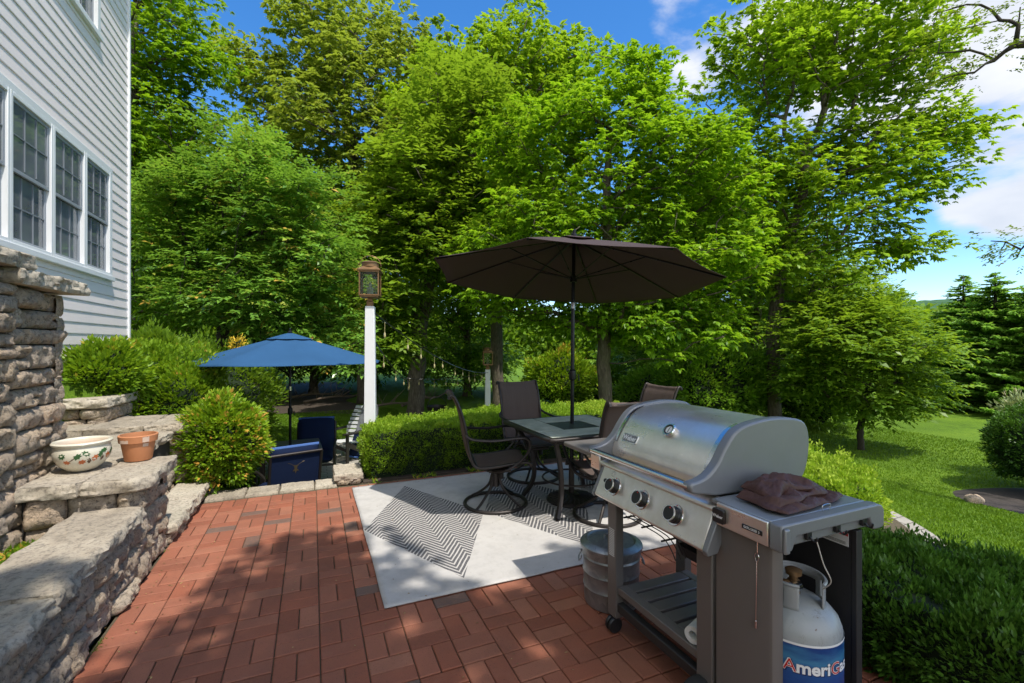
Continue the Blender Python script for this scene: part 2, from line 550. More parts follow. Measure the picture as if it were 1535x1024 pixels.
    M['throw'] = plain('throw_grey', (.16, .17, .18), .95, var=.8, scale=45, bump=1, bscale=90)
    M['adir'] = plain('weathered_slat', (.62, .63, .63), .6, var=.12)
    M['wicker'] = plain('grey_wicker', (.085, .085, .085), .7, var=.5, scale=60, bump=.8, bscale=100)
    M['gold'] = plain('bronze_emblem', (.20, .15, .08), .45, .7)
    M['screen'] = plain('table_top_grey', (.13, .135, .14), .35, var=.2)
    M['bulb'] = plain('bulb_glass', (.50, .42, .20), .15, var=.1, coat=.5)
    M['wood'] = plain('dead_wood', (.17, .125, .09), .9, var=.4, scale=12, bump=.6)


mats()


# ------------------------------------------------------------------ foliage
def norm(a):
    return a / np.maximum(np.linalg.norm(a, axis=-1, keepdims=True), 1e-9)


UP = np.array([0, 0, 1.0])


def leaf_object(name, P, D, N, L, W, T, mat, parent=None, fold=.12):
    """one mesh of many small folded leaves: P base, D direction, N normal, L length, W width, T tint"""
    D = norm(D)
    Sd = norm(np.cross(D, N))
    N2 = np.cross(Sd, D)
    L = np.broadcast_to(np.asarray(L, float), (len(P),))[:, None]
    W = np.broadcast_to(np.asarray(W, float), (len(P),))[:, None]
    mid = P + D * L * .45
    v0 = P
    v2 = P + D * L
    v1 = mid + Sd * W * .5 + N2 * W * fold * 2
    v3 = mid - Sd * W * .5 + N2 * W * fold * 2
    vs = np.stack([v0, v3, v2, v1], 1).reshape(-1, 3).astype(np.float32)
    n = len(P)
    me = bpy.data.meshes.new(name)
    me.vertices.add(4 * n)
    me.vertices.foreach_set('co', vs.ravel())
    me.loops.add(4 * n)
    me.loops.foreach_set('vertex_index', np.arange(4 * n, dtype=np.int32))
    me.polygons.add(n)
    me.polygons.foreach_set('loop_start', np.arange(0, 4 * n, 4, dtype=np.int32))
    me.polygons.foreach_set('loop_total', np.full(n, 4, np.int32))
    me.update(calc_edges=True)
    at = me.attributes.new('tint', 'FLOAT', 'POINT')
    at.data.foreach_set('value', np.repeat(np.clip(T, 0, 1), 4).astype(np.float32))
    return link_mesh(name, me, mat, parent)


def rand_unit(n, rng):
    return norm(rng.normal(size=(n, 3)))


def sprays(C, R, per, k, leaf, style, rng, ctint, flat=.55, centre=None, accent=0.0, droop=.3):
    """leaf arrays for clumps with centres C (n,3), radii R (n,), `per` twigs each with k leaves of length `leaf`"""
    nC = len(C)
    idx = np.repeat(np.arange(nC), per)
    n = len(idx)
    d = rand_unit(n, rng)
    d[:, 2] = d[:, 2] * .9 + .22
    d = norm(d)
    rad = R[idx] * (.45 + .6 * rng.random(n) ** .6)
    Q = C[idx] + d * rad[:, None] * np.array([1, 1, flat])
    out = d * np.array([1, 1, .35])
    if centre is not None:
        out = out + norm((C[idx] - centre) * np.array([1, 1, .4])) * .5
    t = norm(out + rand_unit(n, rng) * .45)
    j = np.tile(np.arange(k), n)
    I = np.repeat(np.arange(n), k)
    tt = t[I]
    side = norm(np.cross(tt, UP) + 1e-4)
    rnd = rand_unit(len(I), rng)
    if style == 'palm':
        ang = (j / (k - 1) - .5) * 3.6 + rng.normal(size=len(I)) * .12
        D = tt * np.cos(ang)[:, None] + side * np.sin(ang)[:, None] + UP * -droop + rnd * .15
        P = Q[I]
        Ls = leaf * (1.0 - .35 * np.abs(j / (k - 1) - .5) * 2) * rng.uniform(.8, 1.15, len(I)) * rng.uniform(.6, 1.25, n)[I]
    else:
        s = (j / k) * leaf * k * .33
        sg = np.where(j % 2 == 0, 1., -1.)
        D = tt * .65 + side * sg[:, None] * .8 + UP * (-droop * .6) + rnd * .3
        P = Q[I] + tt * s[:, None] - UP * (s * s / (leaf * k) * .25)[:, None]
        Ls = leaf * rng.uniform(.75, 1.15, len(I)) * rng.uniform(.65, 1.2, n)[I]
    Nn = norm(UP + rnd * .45 + tt * .25)
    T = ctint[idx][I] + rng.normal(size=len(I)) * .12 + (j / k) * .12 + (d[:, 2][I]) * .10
    if accent > 0:
        hot = (rng.random(n) < accent)[I]
        T = np.where(hot, 1.0, np.minimum(T, .86))
    else:
        T = np.clip(T, 0, 1)
    return P, D, Nn, Ls, T


def clumps_in(ells, count, rng, shell=.55):
    """clump centres spread through a union of ellipsoids (cx,cy,cz,rx,ry,rz), denser towards the outside"""
    vol = np.array([(e[3] * e[4] * e[5]) ** .75 for e in ells])
    pr = vol / vol.sum()
    pts = []
    tries = 0
    E_ = np.array(ells)
    while len(pts) < count and tries < count * 14:
        tries += 1
        e = E_[rng.choice(len(ells), p=pr)]
        u = rand_unit(1, rng)[0]
        r = (shell + (1 - shell) * rng.random()) if rng.random() < .8 else rng.random()
        p = e[:3] + u * e[3:6] * r
        # skip points deep inside another ellipsoid
        q = ((p - E_[:, :3]) / E_[:, 3:6])
        if (np.sum(q * q, 1) < .16).any() and rng.random() < .7:
            continue
        md = 0.34 * (e[3] + e[4] + e[5]) / 3 * (60 / max(count, 60)) ** .33
        if pts and np.min(np.linalg.norm(np.array(pts) - p, axis=1)) < md:
            continue
        pts.append(p)
    return np.array(pts)


def skeleton(trunk, r_trunk, clumps, rng, rmin=.008):
    """grow limbs from the trunk polyline to every clump centre; returns nodes, parents, radii"""
    nodes = [np.array(p, float) for p in trunk]
    par = [-1] + list(range(len(trunk) - 1))
    plen = [0.0]
    for i in range(1, len(nodes)):
        plen.append(plen[-1] + np.linalg.norm(nodes[i] - nodes[i - 1]))
    first = max(1, int(len(trunk) * .35))
    top = nodes[-1]
    mid = nodes[len(nodes) // 2]
    order = np.argsort([min(np.linalg.norm(c - mid), np.linalg.norm(c - top)) for c in clumps])
    ends = []
    for ci in order:
        c = clumps[ci]
        A = np.array(nodes)
        d = np.linalg.norm(A - c, axis=1)
        cost = d + .28 * np.array(plen) + np.where(A[:, 2] > c[2] + .15, (A[:, 2] - c[2]) * 1.5, 0)
        cost[:first] += 3
        i = int(np.argmin(cost))
        p0 = nodes[i]
        dist = d[i]
        up = np.array([0, 0, dist * .22])
        m = max(2, min(6, int(dist / .35)))
        last = i
        ctrl = p0 * .5 + c * .5 + up * .5 + rng.normal(size=3) * dist * .07
        for s in range(1, m + 1):
            t = s / m
            p = (1 - t) ** 2 * p0 + 2 * t * (1 - t) * ctrl + t * t * c + rng.normal(size=3) * dist * .012
            nodes.append(p); par.append(last)
            plen.append(plen[last] + np.linalg.norm(p - nodes[last]))
            last = len(nodes) - 1
        ends.append(last)
    n = len(nodes)
    acc = np.zeros(n)
    for e in ends: acc[e] += rmin ** 2.1
    for i in range(n - 1, 0, -1):
        if i >= len(trunk): acc[par[i]] += acc[i]
    for i in range(len(trunk) - 1, 0, -1):
        acc[i - 1] += acc[i]
    rad = np.maximum(acc, 1e-12) ** (1 / 2.1)
    sc = r_trunk / rad[0]
    rad = np.minimum(rad * sc ** .92, r_trunk)
    for i in range(len(trunk)):
        rad[i] = max(rad[i], r_trunk * (1 - .75 * i / len(trunk)))
    return nodes, par, rad


def limb_mesh(mb, nodes, par, rad, ntrunk, rcut=.006):
    # chains: follow thickest child
    ch = {}
    for i, p in enumerate(par):
        if p >= 0: ch.setdefault(p, []).append(i)
    done = set()
    stack = [(0, None)]
    while stack:
        s, prev = stack.pop()
        chain = ([prev] if prev is not None else []) + [s]
        cur = s
        while cur in ch:
            cs = sorted(ch[cur], key=lambda k: -rad[k] - (1 if (k < ntrunk) else 0))
            for o in cs[1:]: stack.append((o, cur))
            cur = cs[0]
            chain.append(cur)
        rs = [rad[k] for k in chain]
        if prev is not None: rs[0] = min(rs[0], rs[1] * 1.25)
        if max(rs) < rcut or len(chain) < 2: continue
        n = 14 if rs[0] > .1 else (8 if rs[0] > .04 else 5)
        mb.tube([nodes[k] for k in chain], [max(r, .004) for r in rs], n=n)


def tree(name, label, base, ells, n_clumps, clump_r, per, k, leaf, wid, mat, r_trunk=.15, trunk=None, style='alt', seed=1,
         bark='bark', group=None, flat=.55, accent=0., tintv=.2, droop=.3, extra=None, cat='tree', shell=.55, tbase=.42, rpow=1.0):
    rng = np.random.default_rng(seed)
    base = np.array(base, float)
    root = thing(name, label, cat, tuple(base), 0, group)
    el = [tuple(np.array(e[:3]) - base) + tuple(e[3:6]) for e in ells]
    C = clumps_in(el, n_clumps, rng, shell)
    if extra is not None:
        C = np.vstack([C, np.array(extra) - base])
    zt = max(e[2] for e in el)
    cen = np.mean([e[:3] for e in el], axis=0)
    if trunk is None:
        tx, ty = cen[0] * .55, cen[1] * .55
        H = zt * .85
        trunk = [(0, 0, -.15), (0.02, 0, H * .12), (tx * .12, ty * .12, H * .3), (tx * .3, ty * .3, H * .5), (tx * .6, ty * .6, H * .75), (tx, ty, H)]
    trunk = [tuple(p) for p in smooth_path(trunk, 3)]
    trunk = [(p[0] + rng.normal() * r_trunk * .12, p[1] + rng.normal() * r_trunk * .12, p[2]) for p in trunk]
    nodes, par, rad = skeleton(trunk, r_trunk, C, rng)
    if rpow != 1.0:
        rad = np.maximum(r_trunk * (rad / r_trunk) ** rpow, .005)
    rad[0] *= 1.45
    rad[1] *= 1.08
    mb = MB()
    limb_mesh(mb, nodes, par, rad, len(trunk))
    mb.build('trunk', M[bark], root, smooth=True, angle=0)
    R = clump_r * rng.uniform(.7, 1.25, len(C))
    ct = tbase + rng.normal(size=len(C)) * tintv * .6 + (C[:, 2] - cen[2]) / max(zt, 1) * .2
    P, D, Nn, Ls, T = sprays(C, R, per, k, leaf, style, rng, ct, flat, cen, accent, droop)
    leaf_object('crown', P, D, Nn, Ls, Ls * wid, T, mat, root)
    return root


def shell_leaves(name, P, N, per, leaf, wid, mat, parent, rng, tint, up=.4, spread=.8, k=1, accent=0.):
    """leaves standing out of a surface sampled at P with normals N"""
    I = np.repeat(np.arange(len(P)), per)
    n = len(I)
    rnd = rand_unit(n, rng)
    D = norm(N[I] + rnd * spread + UP * up)
    Q = P[I] + rnd * leaf * .7
    Nn = norm(rand_unit(n, rng) * .7 + UP * .8 + N[I] * .3)
    Ls = leaf * rng.uniform(.65, 1.2, n)
    T = tint[I] + rng.normal(size=n) * .12
    if accent > 0:
        hot = (rng.random(len(P)) < accent)[I]
        T = np.where(hot, 1.0, np.minimum(T, .84))
    return leaf_object(name, Q, D, Nn, Ls, Ls * wid, T, mat, parent)


def bush(name, label, c, r, n, leaf, wid, mat, seed=1, group=None, lump=.18, per=6, accent=0., core=.72, up=.35, cat='shrub', tbase=.5, stems=0):
    """rounded shrub: dark inner mass, woody stem, and leaves on a lumpy shell"""
    rng = np.random.default_rng(seed)
    c = np.array(c, float)
    r = np.array(r, float)
    root = thing(name, label, cat, (c[0], c[1], c[2] - r[2]), 0, group)
    off = np.array([0, 0, r[2]])
    d = rand_unit(n, rng)
    keep = d[:, 2] > -.75
    d = d[keep]
    o = rng.random(3) * 50
    lumps = np.array([mn.noise(Vector(tuple(x * 2.1 + o))) * 1.0 + mn.noise(Vector(tuple(x * 5.5 + o))) * .5 for x in d])
    rad = 1 + lump * lumps * 1.6
    depth = rng.random(len(d)) ** 2 * .28
    P = off + d * r * (rad - depth)[:, None]
    N = norm(d / r)
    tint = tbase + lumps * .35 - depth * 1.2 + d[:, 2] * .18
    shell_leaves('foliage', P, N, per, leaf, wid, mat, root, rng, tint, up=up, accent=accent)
    mb = MB()
    def fn(u, v):
        a = u * 2 * PI; b = (v - .5) * PI
        x = V(math.cos(a) * math.cos(b), math.sin(a) * math.cos(b), math.sin(b))
        l = mn.noise(x * 2.1 + Vector(o)) * lump * 1.4
        return V(*(off + np.array(x) * r * (core + l)))
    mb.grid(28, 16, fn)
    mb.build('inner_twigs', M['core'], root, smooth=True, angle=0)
    if stems:
        mb = MB()
        for i in range(stems):
            a = rng.random() * 6.3
            e = np.array([math.cos(a) * r[0] * .6, math.sin(a) * r[1] * .6, r[2] * 1.3])
            mb.tube(smooth_path([(0, 0, -.05), (e[0] * .4, e[1] * .4, e[2] * .5), tuple(e)], 3), [.02, .018, .015, .012, .01, .008, .006], n=5)
        mb.build('stem', M['dbark'], root)
    return root


def poly_normals(poly):
    n = len(poly)
    area = sum(poly[i][0] * poly[(i + 1) % n][1] - poly[(i + 1) % n][0] * poly[i][1] for i in range(n))
    return list(poly) if area > 0 else list(reversed(poly))


def inside(pts, poly):
    x, y = pts[:, 0], pts[:, 1]
    r = np.zeros(len(pts), bool)
    n = len(poly)
    for i in range(n):
        x1, y1 = poly[i]; x2, y2 = poly[(i + 1) % n]
        c = ((y1 > y) != (y2 > y)) & (x < (x2 - x1) * (y - y1) / (y2 - y1 + 1e-12) + x1)
        r ^= c
    return r


def hedge(name, label, poly, z0, z1, dens, leaf, wid, mat, seed=1, per=5, lump=.035, rnd=.12, tbase=.45, cat='hedge', group=None, up=.5, dome=0., shoots=1.0):
    """clipped hedge over a footprint polygon"""
    rng = np.random.default_rng(seed)
    poly = poly_normals(poly)
    n = len(poly)
    cx = sum(p[0] for p in poly) / n; cy = sum(p[1] for p in poly) / n
    root = thing(name, label, cat, (cx, cy, z0), 0, group)
    h = z1 - z0
    pp = np.array(poly) - np.array([cx, cy])
    P, N = [], []
    for i in range(n):
        a, b = pp[i], pp[(i + 1) % n]
        L = np.linalg.norm(b - a)
        m = int(L * h * dens)
        t = rng.random(m)[:, None]
        q = a + (b - a) * t
        z = rng.random(m) * h
        nn = np.array([(b - a)[1], -(b - a)[0]]) / L
        ins = np.clip((z - (h - rnd)) / rnd, 0, 1) ** 2 * rnd
        bot = np.clip((.10 - z) / .10, 0, 1) * .06
        q = q - nn * (ins + bot)[:, None]
        P.append(np.column_stack([q, z])); N.append(np.column_stack([np.tile(nn, (m, 1)), np.where(z > h - rnd, .7, .1)]))
    lo, hi = pp.min(0), pp.max(0)
    m = int((hi - lo).prod() * dens)
    q = lo + (hi - lo) * rng.random((m, 2))
    q = q[inside(q, [tuple(x) for x in pp])]
    P.append(np.column_stack([q, np.full(len(q), h)])); N.append(np.tile(np.array([0, 0, 1.0]), (len(q), 1)))
    P = np.vstack(P); N = norm(np.vstack(N))
    if dome:
        # fall away towards the outline
        dist = np.full(len(P), 9.0)
        for i in range(n):
            a, b = pp[i], pp[(i + 1) % n]
            ab = b - a; t = np.clip(((P[:, :2] - a) @ ab) / (ab @ ab), 0, 1)
            dist = np.minimum(dist, np.linalg.norm(P[:, :2] - (a + t[:, None] * ab), axis=1))
        P[:, 2] -= np.where(P[:, 2] > h - .02, dome * np.exp(-dist / .12), 0)
    nz = np.array([mn.noise(Vector((x[0] * 5 + seed, x[1] * 5, x[2] * 5))) + .6 * mn.noise(Vector((x[0] * 14 + seed, x[1] * 14, x[2] * 14))) for x in P])
    P = P + N * (nz * lump * 1.6)[:, None] - N * (rng.random(len(P)) ** 2 * .05)[:, None]
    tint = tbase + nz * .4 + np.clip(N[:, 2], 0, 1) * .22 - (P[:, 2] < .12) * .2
    # a few unclipped shoots
    top = np.where(P[:, 2] > h * .8)[0]
    pick = rng.choice(top, size=int(min(len(top), max(30, len(top) // 40)) * shoots), replace=False)
    sp = []; sn = []
    for i_ in pick:
        Ls_ = rng.uniform(.02, .075)
        dd = norm(N[i_] * .5 + rng.normal(size=3) * .3 + UP)
        for q_ in np.linspace(.2, 1, 4):
            sp.append(P[i_] + dd * Ls_ * q_); sn.append(dd)
    P = np.vstack([P, np.array(sp)]); N = np.vstack([N, np.array(sn)]); tint = np.concatenate([tint, np.full(len(sp), tbase + .35)])
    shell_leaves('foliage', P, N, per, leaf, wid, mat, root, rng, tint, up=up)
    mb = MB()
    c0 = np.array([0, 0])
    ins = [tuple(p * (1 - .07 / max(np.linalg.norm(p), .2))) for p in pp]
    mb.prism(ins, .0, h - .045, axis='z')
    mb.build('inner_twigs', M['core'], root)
    return root


def spruce(name, label, base, h, r, seed, group=None):
    rng = np.random.default_rng(seed)
    root = thing(name, label, 'spruce tree', tuple(base), 0, group)
    mb = MB()
    mb.tube([(0, 0, -.2), (0, 0, h * .5), (0, 0, h)], [r * .075, r * .045, .01], n=8)
    P, D, Nn, L, T = [], [], [], [], []
    nb = int(h * 50)
    for i in range(nb):
        z = h * (.04 + .96 * (i / nb))
        br = r * (1 - z / h) ** .8 * rng.uniform(.75, 1.12) + .06
        a = rng.random() * 2 * PI
        m = max(5, int(br / .05))
        s = np.linspace(.1, 1, m)
        x = np.cos(a) * br * s; y = np.sin(a) * br * s
        zz = z - br * .18 * s + br * .22 * s * s
        pts = np.column_stack([x, y, zz])
        if br > .5: mb.tube([tuple(pts[0]), tuple(pts[m // 2]), tuple(pts[-1])], [.02, .014, .006], n=4)
        t = np.array([math.cos(a), math.sin(a), .05])
        sd = np.array([-math.sin(a), math.cos(a), 0])
        ti = rng.normal() * .12
        for sg in (-1, 1, 0, -.5, .5):
            P.append(pts); D.append(np.tile(t * .7 + sd * sg * .9 + np.array([0, 0, -.12]), (m, 1)) + rng.normal(size=(m, 3)) * .2)
            Nn.append(np.tile(UP, (m, 1)) + rng.normal(size=(m, 3)) * .35)
            L.append((.10 + .20 * (1 - s * .75) * min(1, br)) * rng.uniform(.8, 1.2, m))
            T.append(.35 + ti + s * .35 + rng.normal(size=m) * .1)
    P = np.vstack(P); L = np.concatenate(L)
    leaf_object('crown', P, np.vstack(D), np.vstack(Nn), L, L * .36, np.concatenate(T), M['l_spruce'], root)
    mb.build('trunk', M['dbark'], root, smooth=True, angle=0)
    return root


# ------------------------------------------------------------------ terrain
def sstep(a, b, x):
    t = max(0.0, min(1.0, (x - a) / (b - a)))
    return t * t * (3 - 2 * t)


def ground_z(x, y):
    z = YARD
    # raised bank by the house
    up = 1 - sstep(-2.1, -1.5, x)
    bank = 1.12 * (1 - sstep(8.0, 11.5, y))
    if x < -1.5:
        z = z + (bank - YARD) * up
    if x < -1.45 and y < 6.0:
        z = .32 if x > -2.4 else z
    # ground just below the terrace, falling away outside its kerb
    if y < 5.32 and -1.6 <= x <= 3.9:
        z = -.12
    dx = max(x - 3.9, 0); dy = max(y - 5.9, 0)
    if x > -1.45 and not (y < 5.32 and x <= 3.9):
        if y < 5.9 and x > 3.9:
            z = -.10 - (.68) * sstep(.5, 6.0, dx)
        elif x > .95:
            d = math.hypot(dx, dy)
            z = -.10 - .68 * sstep(.2, 3.4 + min(dx, 2.5), d)
    z += .05 * mn.noise(V(x * .16, y * .16, 0)) * min(1, math.hypot(x, y) / 12)
    dd = math.hypot(x, y)
    if dd > 45: z += (dd - 45) * .012
    return z


def build_ground():
    xs = sorted(set([-140, -100, -70, -50, -35, -25, -18] + [round(-14 + i * .35, 3) for i in range(0, 100)] + [22, 25, 29, 34, 40, 50, 65, 85, 110, 150, 200]))
    ys = sorted(set([-80, -50, -30, -20, -14] + [round(-10 + i * .35, 3) for i in range(0, 96)] + [24.5, 27, 30, 34, 39, 45, 55, 70, 90, 120, 160, 220]))
    vs = [(x, y, ground_z(x, y)) for y in ys for x in xs]
    nx = len(xs)
    fs = []
    for j in range(len(ys) - 1):
        for i in range(nx - 1):
            cx = (xs[i] + xs[i + 1]) / 2; cy = (ys[j] + ys[j + 1]) / 2
            fs.append((j * nx + i, j * nx + i + 1, (j + 1) * nx + i + 1, (j + 1) * nx + i))
    mb = MB().add(vs, fs)
    o = mb.build('lawn', M['lawn'], smooth=True, angle=0)
    tag(o, kind='structure')
    # dark bare soil under the wood
    mb = MB()
    def fn(u, v):
        x = -14 + 15.5 * u + 1.2 * mn.noise(V(u * 6, v * 6, 3))
        y0 = 16.5 - .18 * (x + 2)
        y = y0 + 13 * v + .8 * mn.noise(V(u * 9, v * 3, 9))
        return V(x, y, ground_z(x, y) + .02)
    mb.grid(60, 30, fn)
    tag(mb.build('woodland_floor', M['soil'], smooth=True, angle=0), kind='structure')
    # hills on the skyline
    mb = MB()
    def hf(u, v):
        a = math.radians(-75 + 150 * u) + YAW
        d = 380 + 160 * v
        hgt = (26 + 12 * math.sin(u * 9 + 1) + 8 * fbm((u * 14, v, 0))) * math.sin(min(v * 1.4, 1) * PI / 2) + 2.5 * mn.noise(V(u * 160, v * 20, 0)) * (v > 0)
        return V(math.sin(a) * d, math.cos(a) * d, -6 + hgt)
    mb.grid(400, 14, hf)
    tag(mb.build('hills', M['hills'], smooth=True, angle=0), kind='structure')


def grass_patch():
    rng = np.random.default_rng(4)
    P = []
    for (x0, x1, y0, y1, n) in ((3.9, 8.0, 0.2, 5.5, 78000), (6.5, 14, .5, 10, 60000), (-1.2, 2.6, 11.6, 16.5, 26000)):
        q = np.column_stack([rng.uniform(x0, x1, n), rng.uniform(y0, y1, n)])
        P.append(q)
    q = np.vstack(P)
    kerb = [(3.3, -1), (3.4, .8), (3.65, 1.5), (4.42, 1.85), (4.85, 2.3), (5.15, 3.0), (5.4, 4.2), (3, 6), (2, -1)]
    q = q[~inside(q, kerb)]
    mul = ((q[:, 0] - 9.35) / 1.35) ** 2 + ((q[:, 1] - 2.95) / .85) ** 2 > 1
    q = q[mul]
    z = np.array([ground_z(a, b) for a, b in q])
    dist = np.hypot(q[:, 0], q[:, 1])
    n = len(q)
    Pp = np.column_stack([q, z - .004])
    D = norm(rand_unit(n, rng) * .6 + UP)
    L = rng.uniform(.014, .030, n) * (1 + dist * .06)
    pt = np.array([mn.noise(Vector((a * .9, b * .9, 0))) for a, b in q])
    o = leaf_object('grass', Pp, D, rand_unit(n, rng), L, .0035 + .0011 * dist, .5 + pt * .5 + rng.normal(size=n) * .14, M['grass'])
    tag(o, 'short mown green grass blades on the lawn', 'grass', kind='stuff')


# ------------------------------------------------------------------ masonry
def rock_block(mb, o, u, n, w, h, depth, rng, rough=.02, tint=None):
    """rock-faced block: o = lower left corner on the face plane, u along the wall, n outwards"""
    nx = max(5, int(w / .017)); ny = max(5, int(h / .016))
    sx, sy = rng.random() * 99, rng.random() * 99
    prot = rng.uniform(-.012, .026)
    rows = []
    for j in range(ny):
        for i in range(nx):
            a = i / (nx - 1); b = j / (ny - 1)
            x = a * w; z = b * h
            e = min(min(x, w - x), min(z, h - z))
            cut = .022 * math.exp(-e / .008)
            hh = prot - cut + rough * 1.2 * (fbm((x * 8 + sx, z * 10 + sy, sx), 4)) - rough * .9 * abs(mn.noise(V(x * 16 + sx, z * 22, sy))) + rough * .5 * mn.noise(V(x * 48 + sx, z * 48, sy))
            # corners pulled in
            cx = .012 * math.exp(-min(z, h - z) / .02) * (1 if a < .5 else -1) * (math.exp(-min(x, w - x) / .03))
            rows.append(Vector(o) + u * (x + cx) + V(0, 0, z) + n * hh)
    fs = [(j * nx + i, j * nx + i + 1, (j + 1) * nx + i + 1, (j + 1) * nx + i) for j in range(ny - 1) for i in range(nx - 1)]
    ring = [i for i in range(nx)] + [j * nx + nx - 1 for j in range(1, ny)] + [(ny - 1) * nx + i for i in range(nx - 2, -1, -1)] + [j * nx for j in range(ny - 2, 0, -1)]
    k = len(rows)
    base = [rows[i] - n * depth for i in ring]
    m = len(ring)
    fs += [(ring[i], k + i, k + (i + 1) % m, ring[(i + 1) % m]) for i in range(m)]
    mb.add(rows + base, fs, t=tint if tint is not None else rng.random())


def stone_face(mb, p0, p1, z0, z1, rng, hmin=.095, hmax=.155, wmin=.14, wmax=.38, depth=.10, rough=.022, z0b=None):
    """courses of random blocks from p0 to p1 (xy), outwards is to the right of p0->p1"""
    a, b = V(p0[0], p0[1], 0), V(p1[0], p1[1], 0)
    L = (b - a).length
    u = (b - a).normalized()
    n = V(u.y, -u.x, 0)
    z = z0
    while z < z1 - .03:
        h = rng.uniform(hmin, hmax)
        if z1 - z - h < hmin * .7: h = z1 - z
        x = -rng.uniform(0, wmin * .5)
        while x < L - .005:
            w = rng.uniform(wmin, wmax)
            if rng.random() < .25: w *= .6
            xs = max(x, 0); xe = min(x + w, L)
            if L - xe < wmin * .5: xe = L
            if xe - xs > .04:
                # sometimes two thin blocks in one course
                if h > .11 and rng.random() < .18:
                    hs = h * rng.uniform(.4, .6)
                    rock_block(mb, a + u * (xs + .003) + V(0, 0, z), u, n, xe - xs - .006, hs - .004, depth, rng, rough)
                    rock_block(mb, a + u * (xs + .003) + V(0, 0, z + hs), u, n, xe - xs - .006, h - hs - .006, depth, rng, rough)
                else:
                    rock_block(mb, a + u * (xs + .0045) + V(0, 0, z), u, n, xe - xs - .009, h - .009, depth, rng, rough)
            x = xe if xe >= L else x + w
            if xe >= L: break
        z += h


def cap_stone(poly, z0, z1, parent, off, rng, amp=.015, name='cap_stone'):
    """slab with rough broken edges and a nearly flat top"""
    poly = poly_normals(poly)
    P = []
    n = len(poly)
    for i in range(n):
        a, b = V(*poly[i], 0), V(*poly[(i + 1) % n], 0)
        L = (b - a).length
        m = max(2, int(L / .02))
        for k in range(m): P.append(a.lerp(b, k / m))
    m = len(P)
    sd = rng.random() * 50
    c = V(sum(p.x for p in P) / m, sum(p.y for p in P) / m, 0)
    nor = []
    for i in range(m):
        t = (P[(i + 1) % m] - P[i - 1]).normalized()
        nor.append(V(t.y, -t.x, 0))
    for _ in range(2): nor = [(nor[i - 1] + nor[i] * 2 + nor[(i + 1) % m]).normalized() for i in range(m)]
    lv = [(-.006, 0.0), (.002, .14), (.003, .3), (.003, .45), (.002, .6), (.001, .75), (-.001, .88), (-.006, .97), (-.014, 1.0), (-.022, 1.0)]
    vs = []
    for li, (o, t) in enumerate(lv):
        for i in range(m):
            p = P[i]
            z = z0 + (z1 - z0) * t
            k = 1.0 if li < 8 else .35
            d = amp * k * (1.3 * fbm((p.x * 8 + sd, p.y * 8, z * 14), 4) - 1.0 * abs(mn.noise(V(p.x * 15 + sd, p.y * 15, z * 34))) + .5 * mn.noise(V(p.x * 45 + sd, p.y * 45, z * 50)))
            q = p + nor[i] * (o + d)
            q.z = z + (.005 * mn.noise(V(p.x * 7, p.y * 7, sd + li)) if li >= 7 else 0) + (.004 * mn.noise(V(p.x * 20, p.y * 20, sd)) if li >= 7 else 0)
            vs.append(q)
    top = vs[-m:]
    cc = V(sum(p.x for p in top) / m, sum(p.y for p in top) / m, z1)
    for t in (.2, .45, .7, .9):
        for p in top:
            q = p.lerp(cc, t)
            q.z = z1 + (p.z - z1) * (1 - t) + .004 * mn.noise(V(q.x * 7, q.y * 7, sd)) + .002 * mn.noise(V(q.x * 26, q.y * 26, sd))
            vs.append(q)
    fs = []
    K = len(lv) + 4
    for l in range(K - 1):
        for i in range(m):
            j = (i + 1) % m
            fs.append((l * m + i, l * m + j, (l + 1) * m + j, (l + 1) * m + i))
    vs.append(cc)
    for i in range(m): fs.append(((K - 1) * m + i, (K - 1) * m + (i + 1) % m, K * m))
    fs.append(tuple(reversed(range(m))))
    mb = MB(off)
    mb.add(vs, fs, t=rng.random())
    return mb.build(name, M['cap'], parent, smooth=True, tint=True, angle=.7)


def wall_core(poly, z0, z1, root, off):
    poly = poly_normals(poly)
    mb = MB(off)
    mb.prism(poly, z0, z1, axis='z')
    return mb.build('core', M['gap'], root)


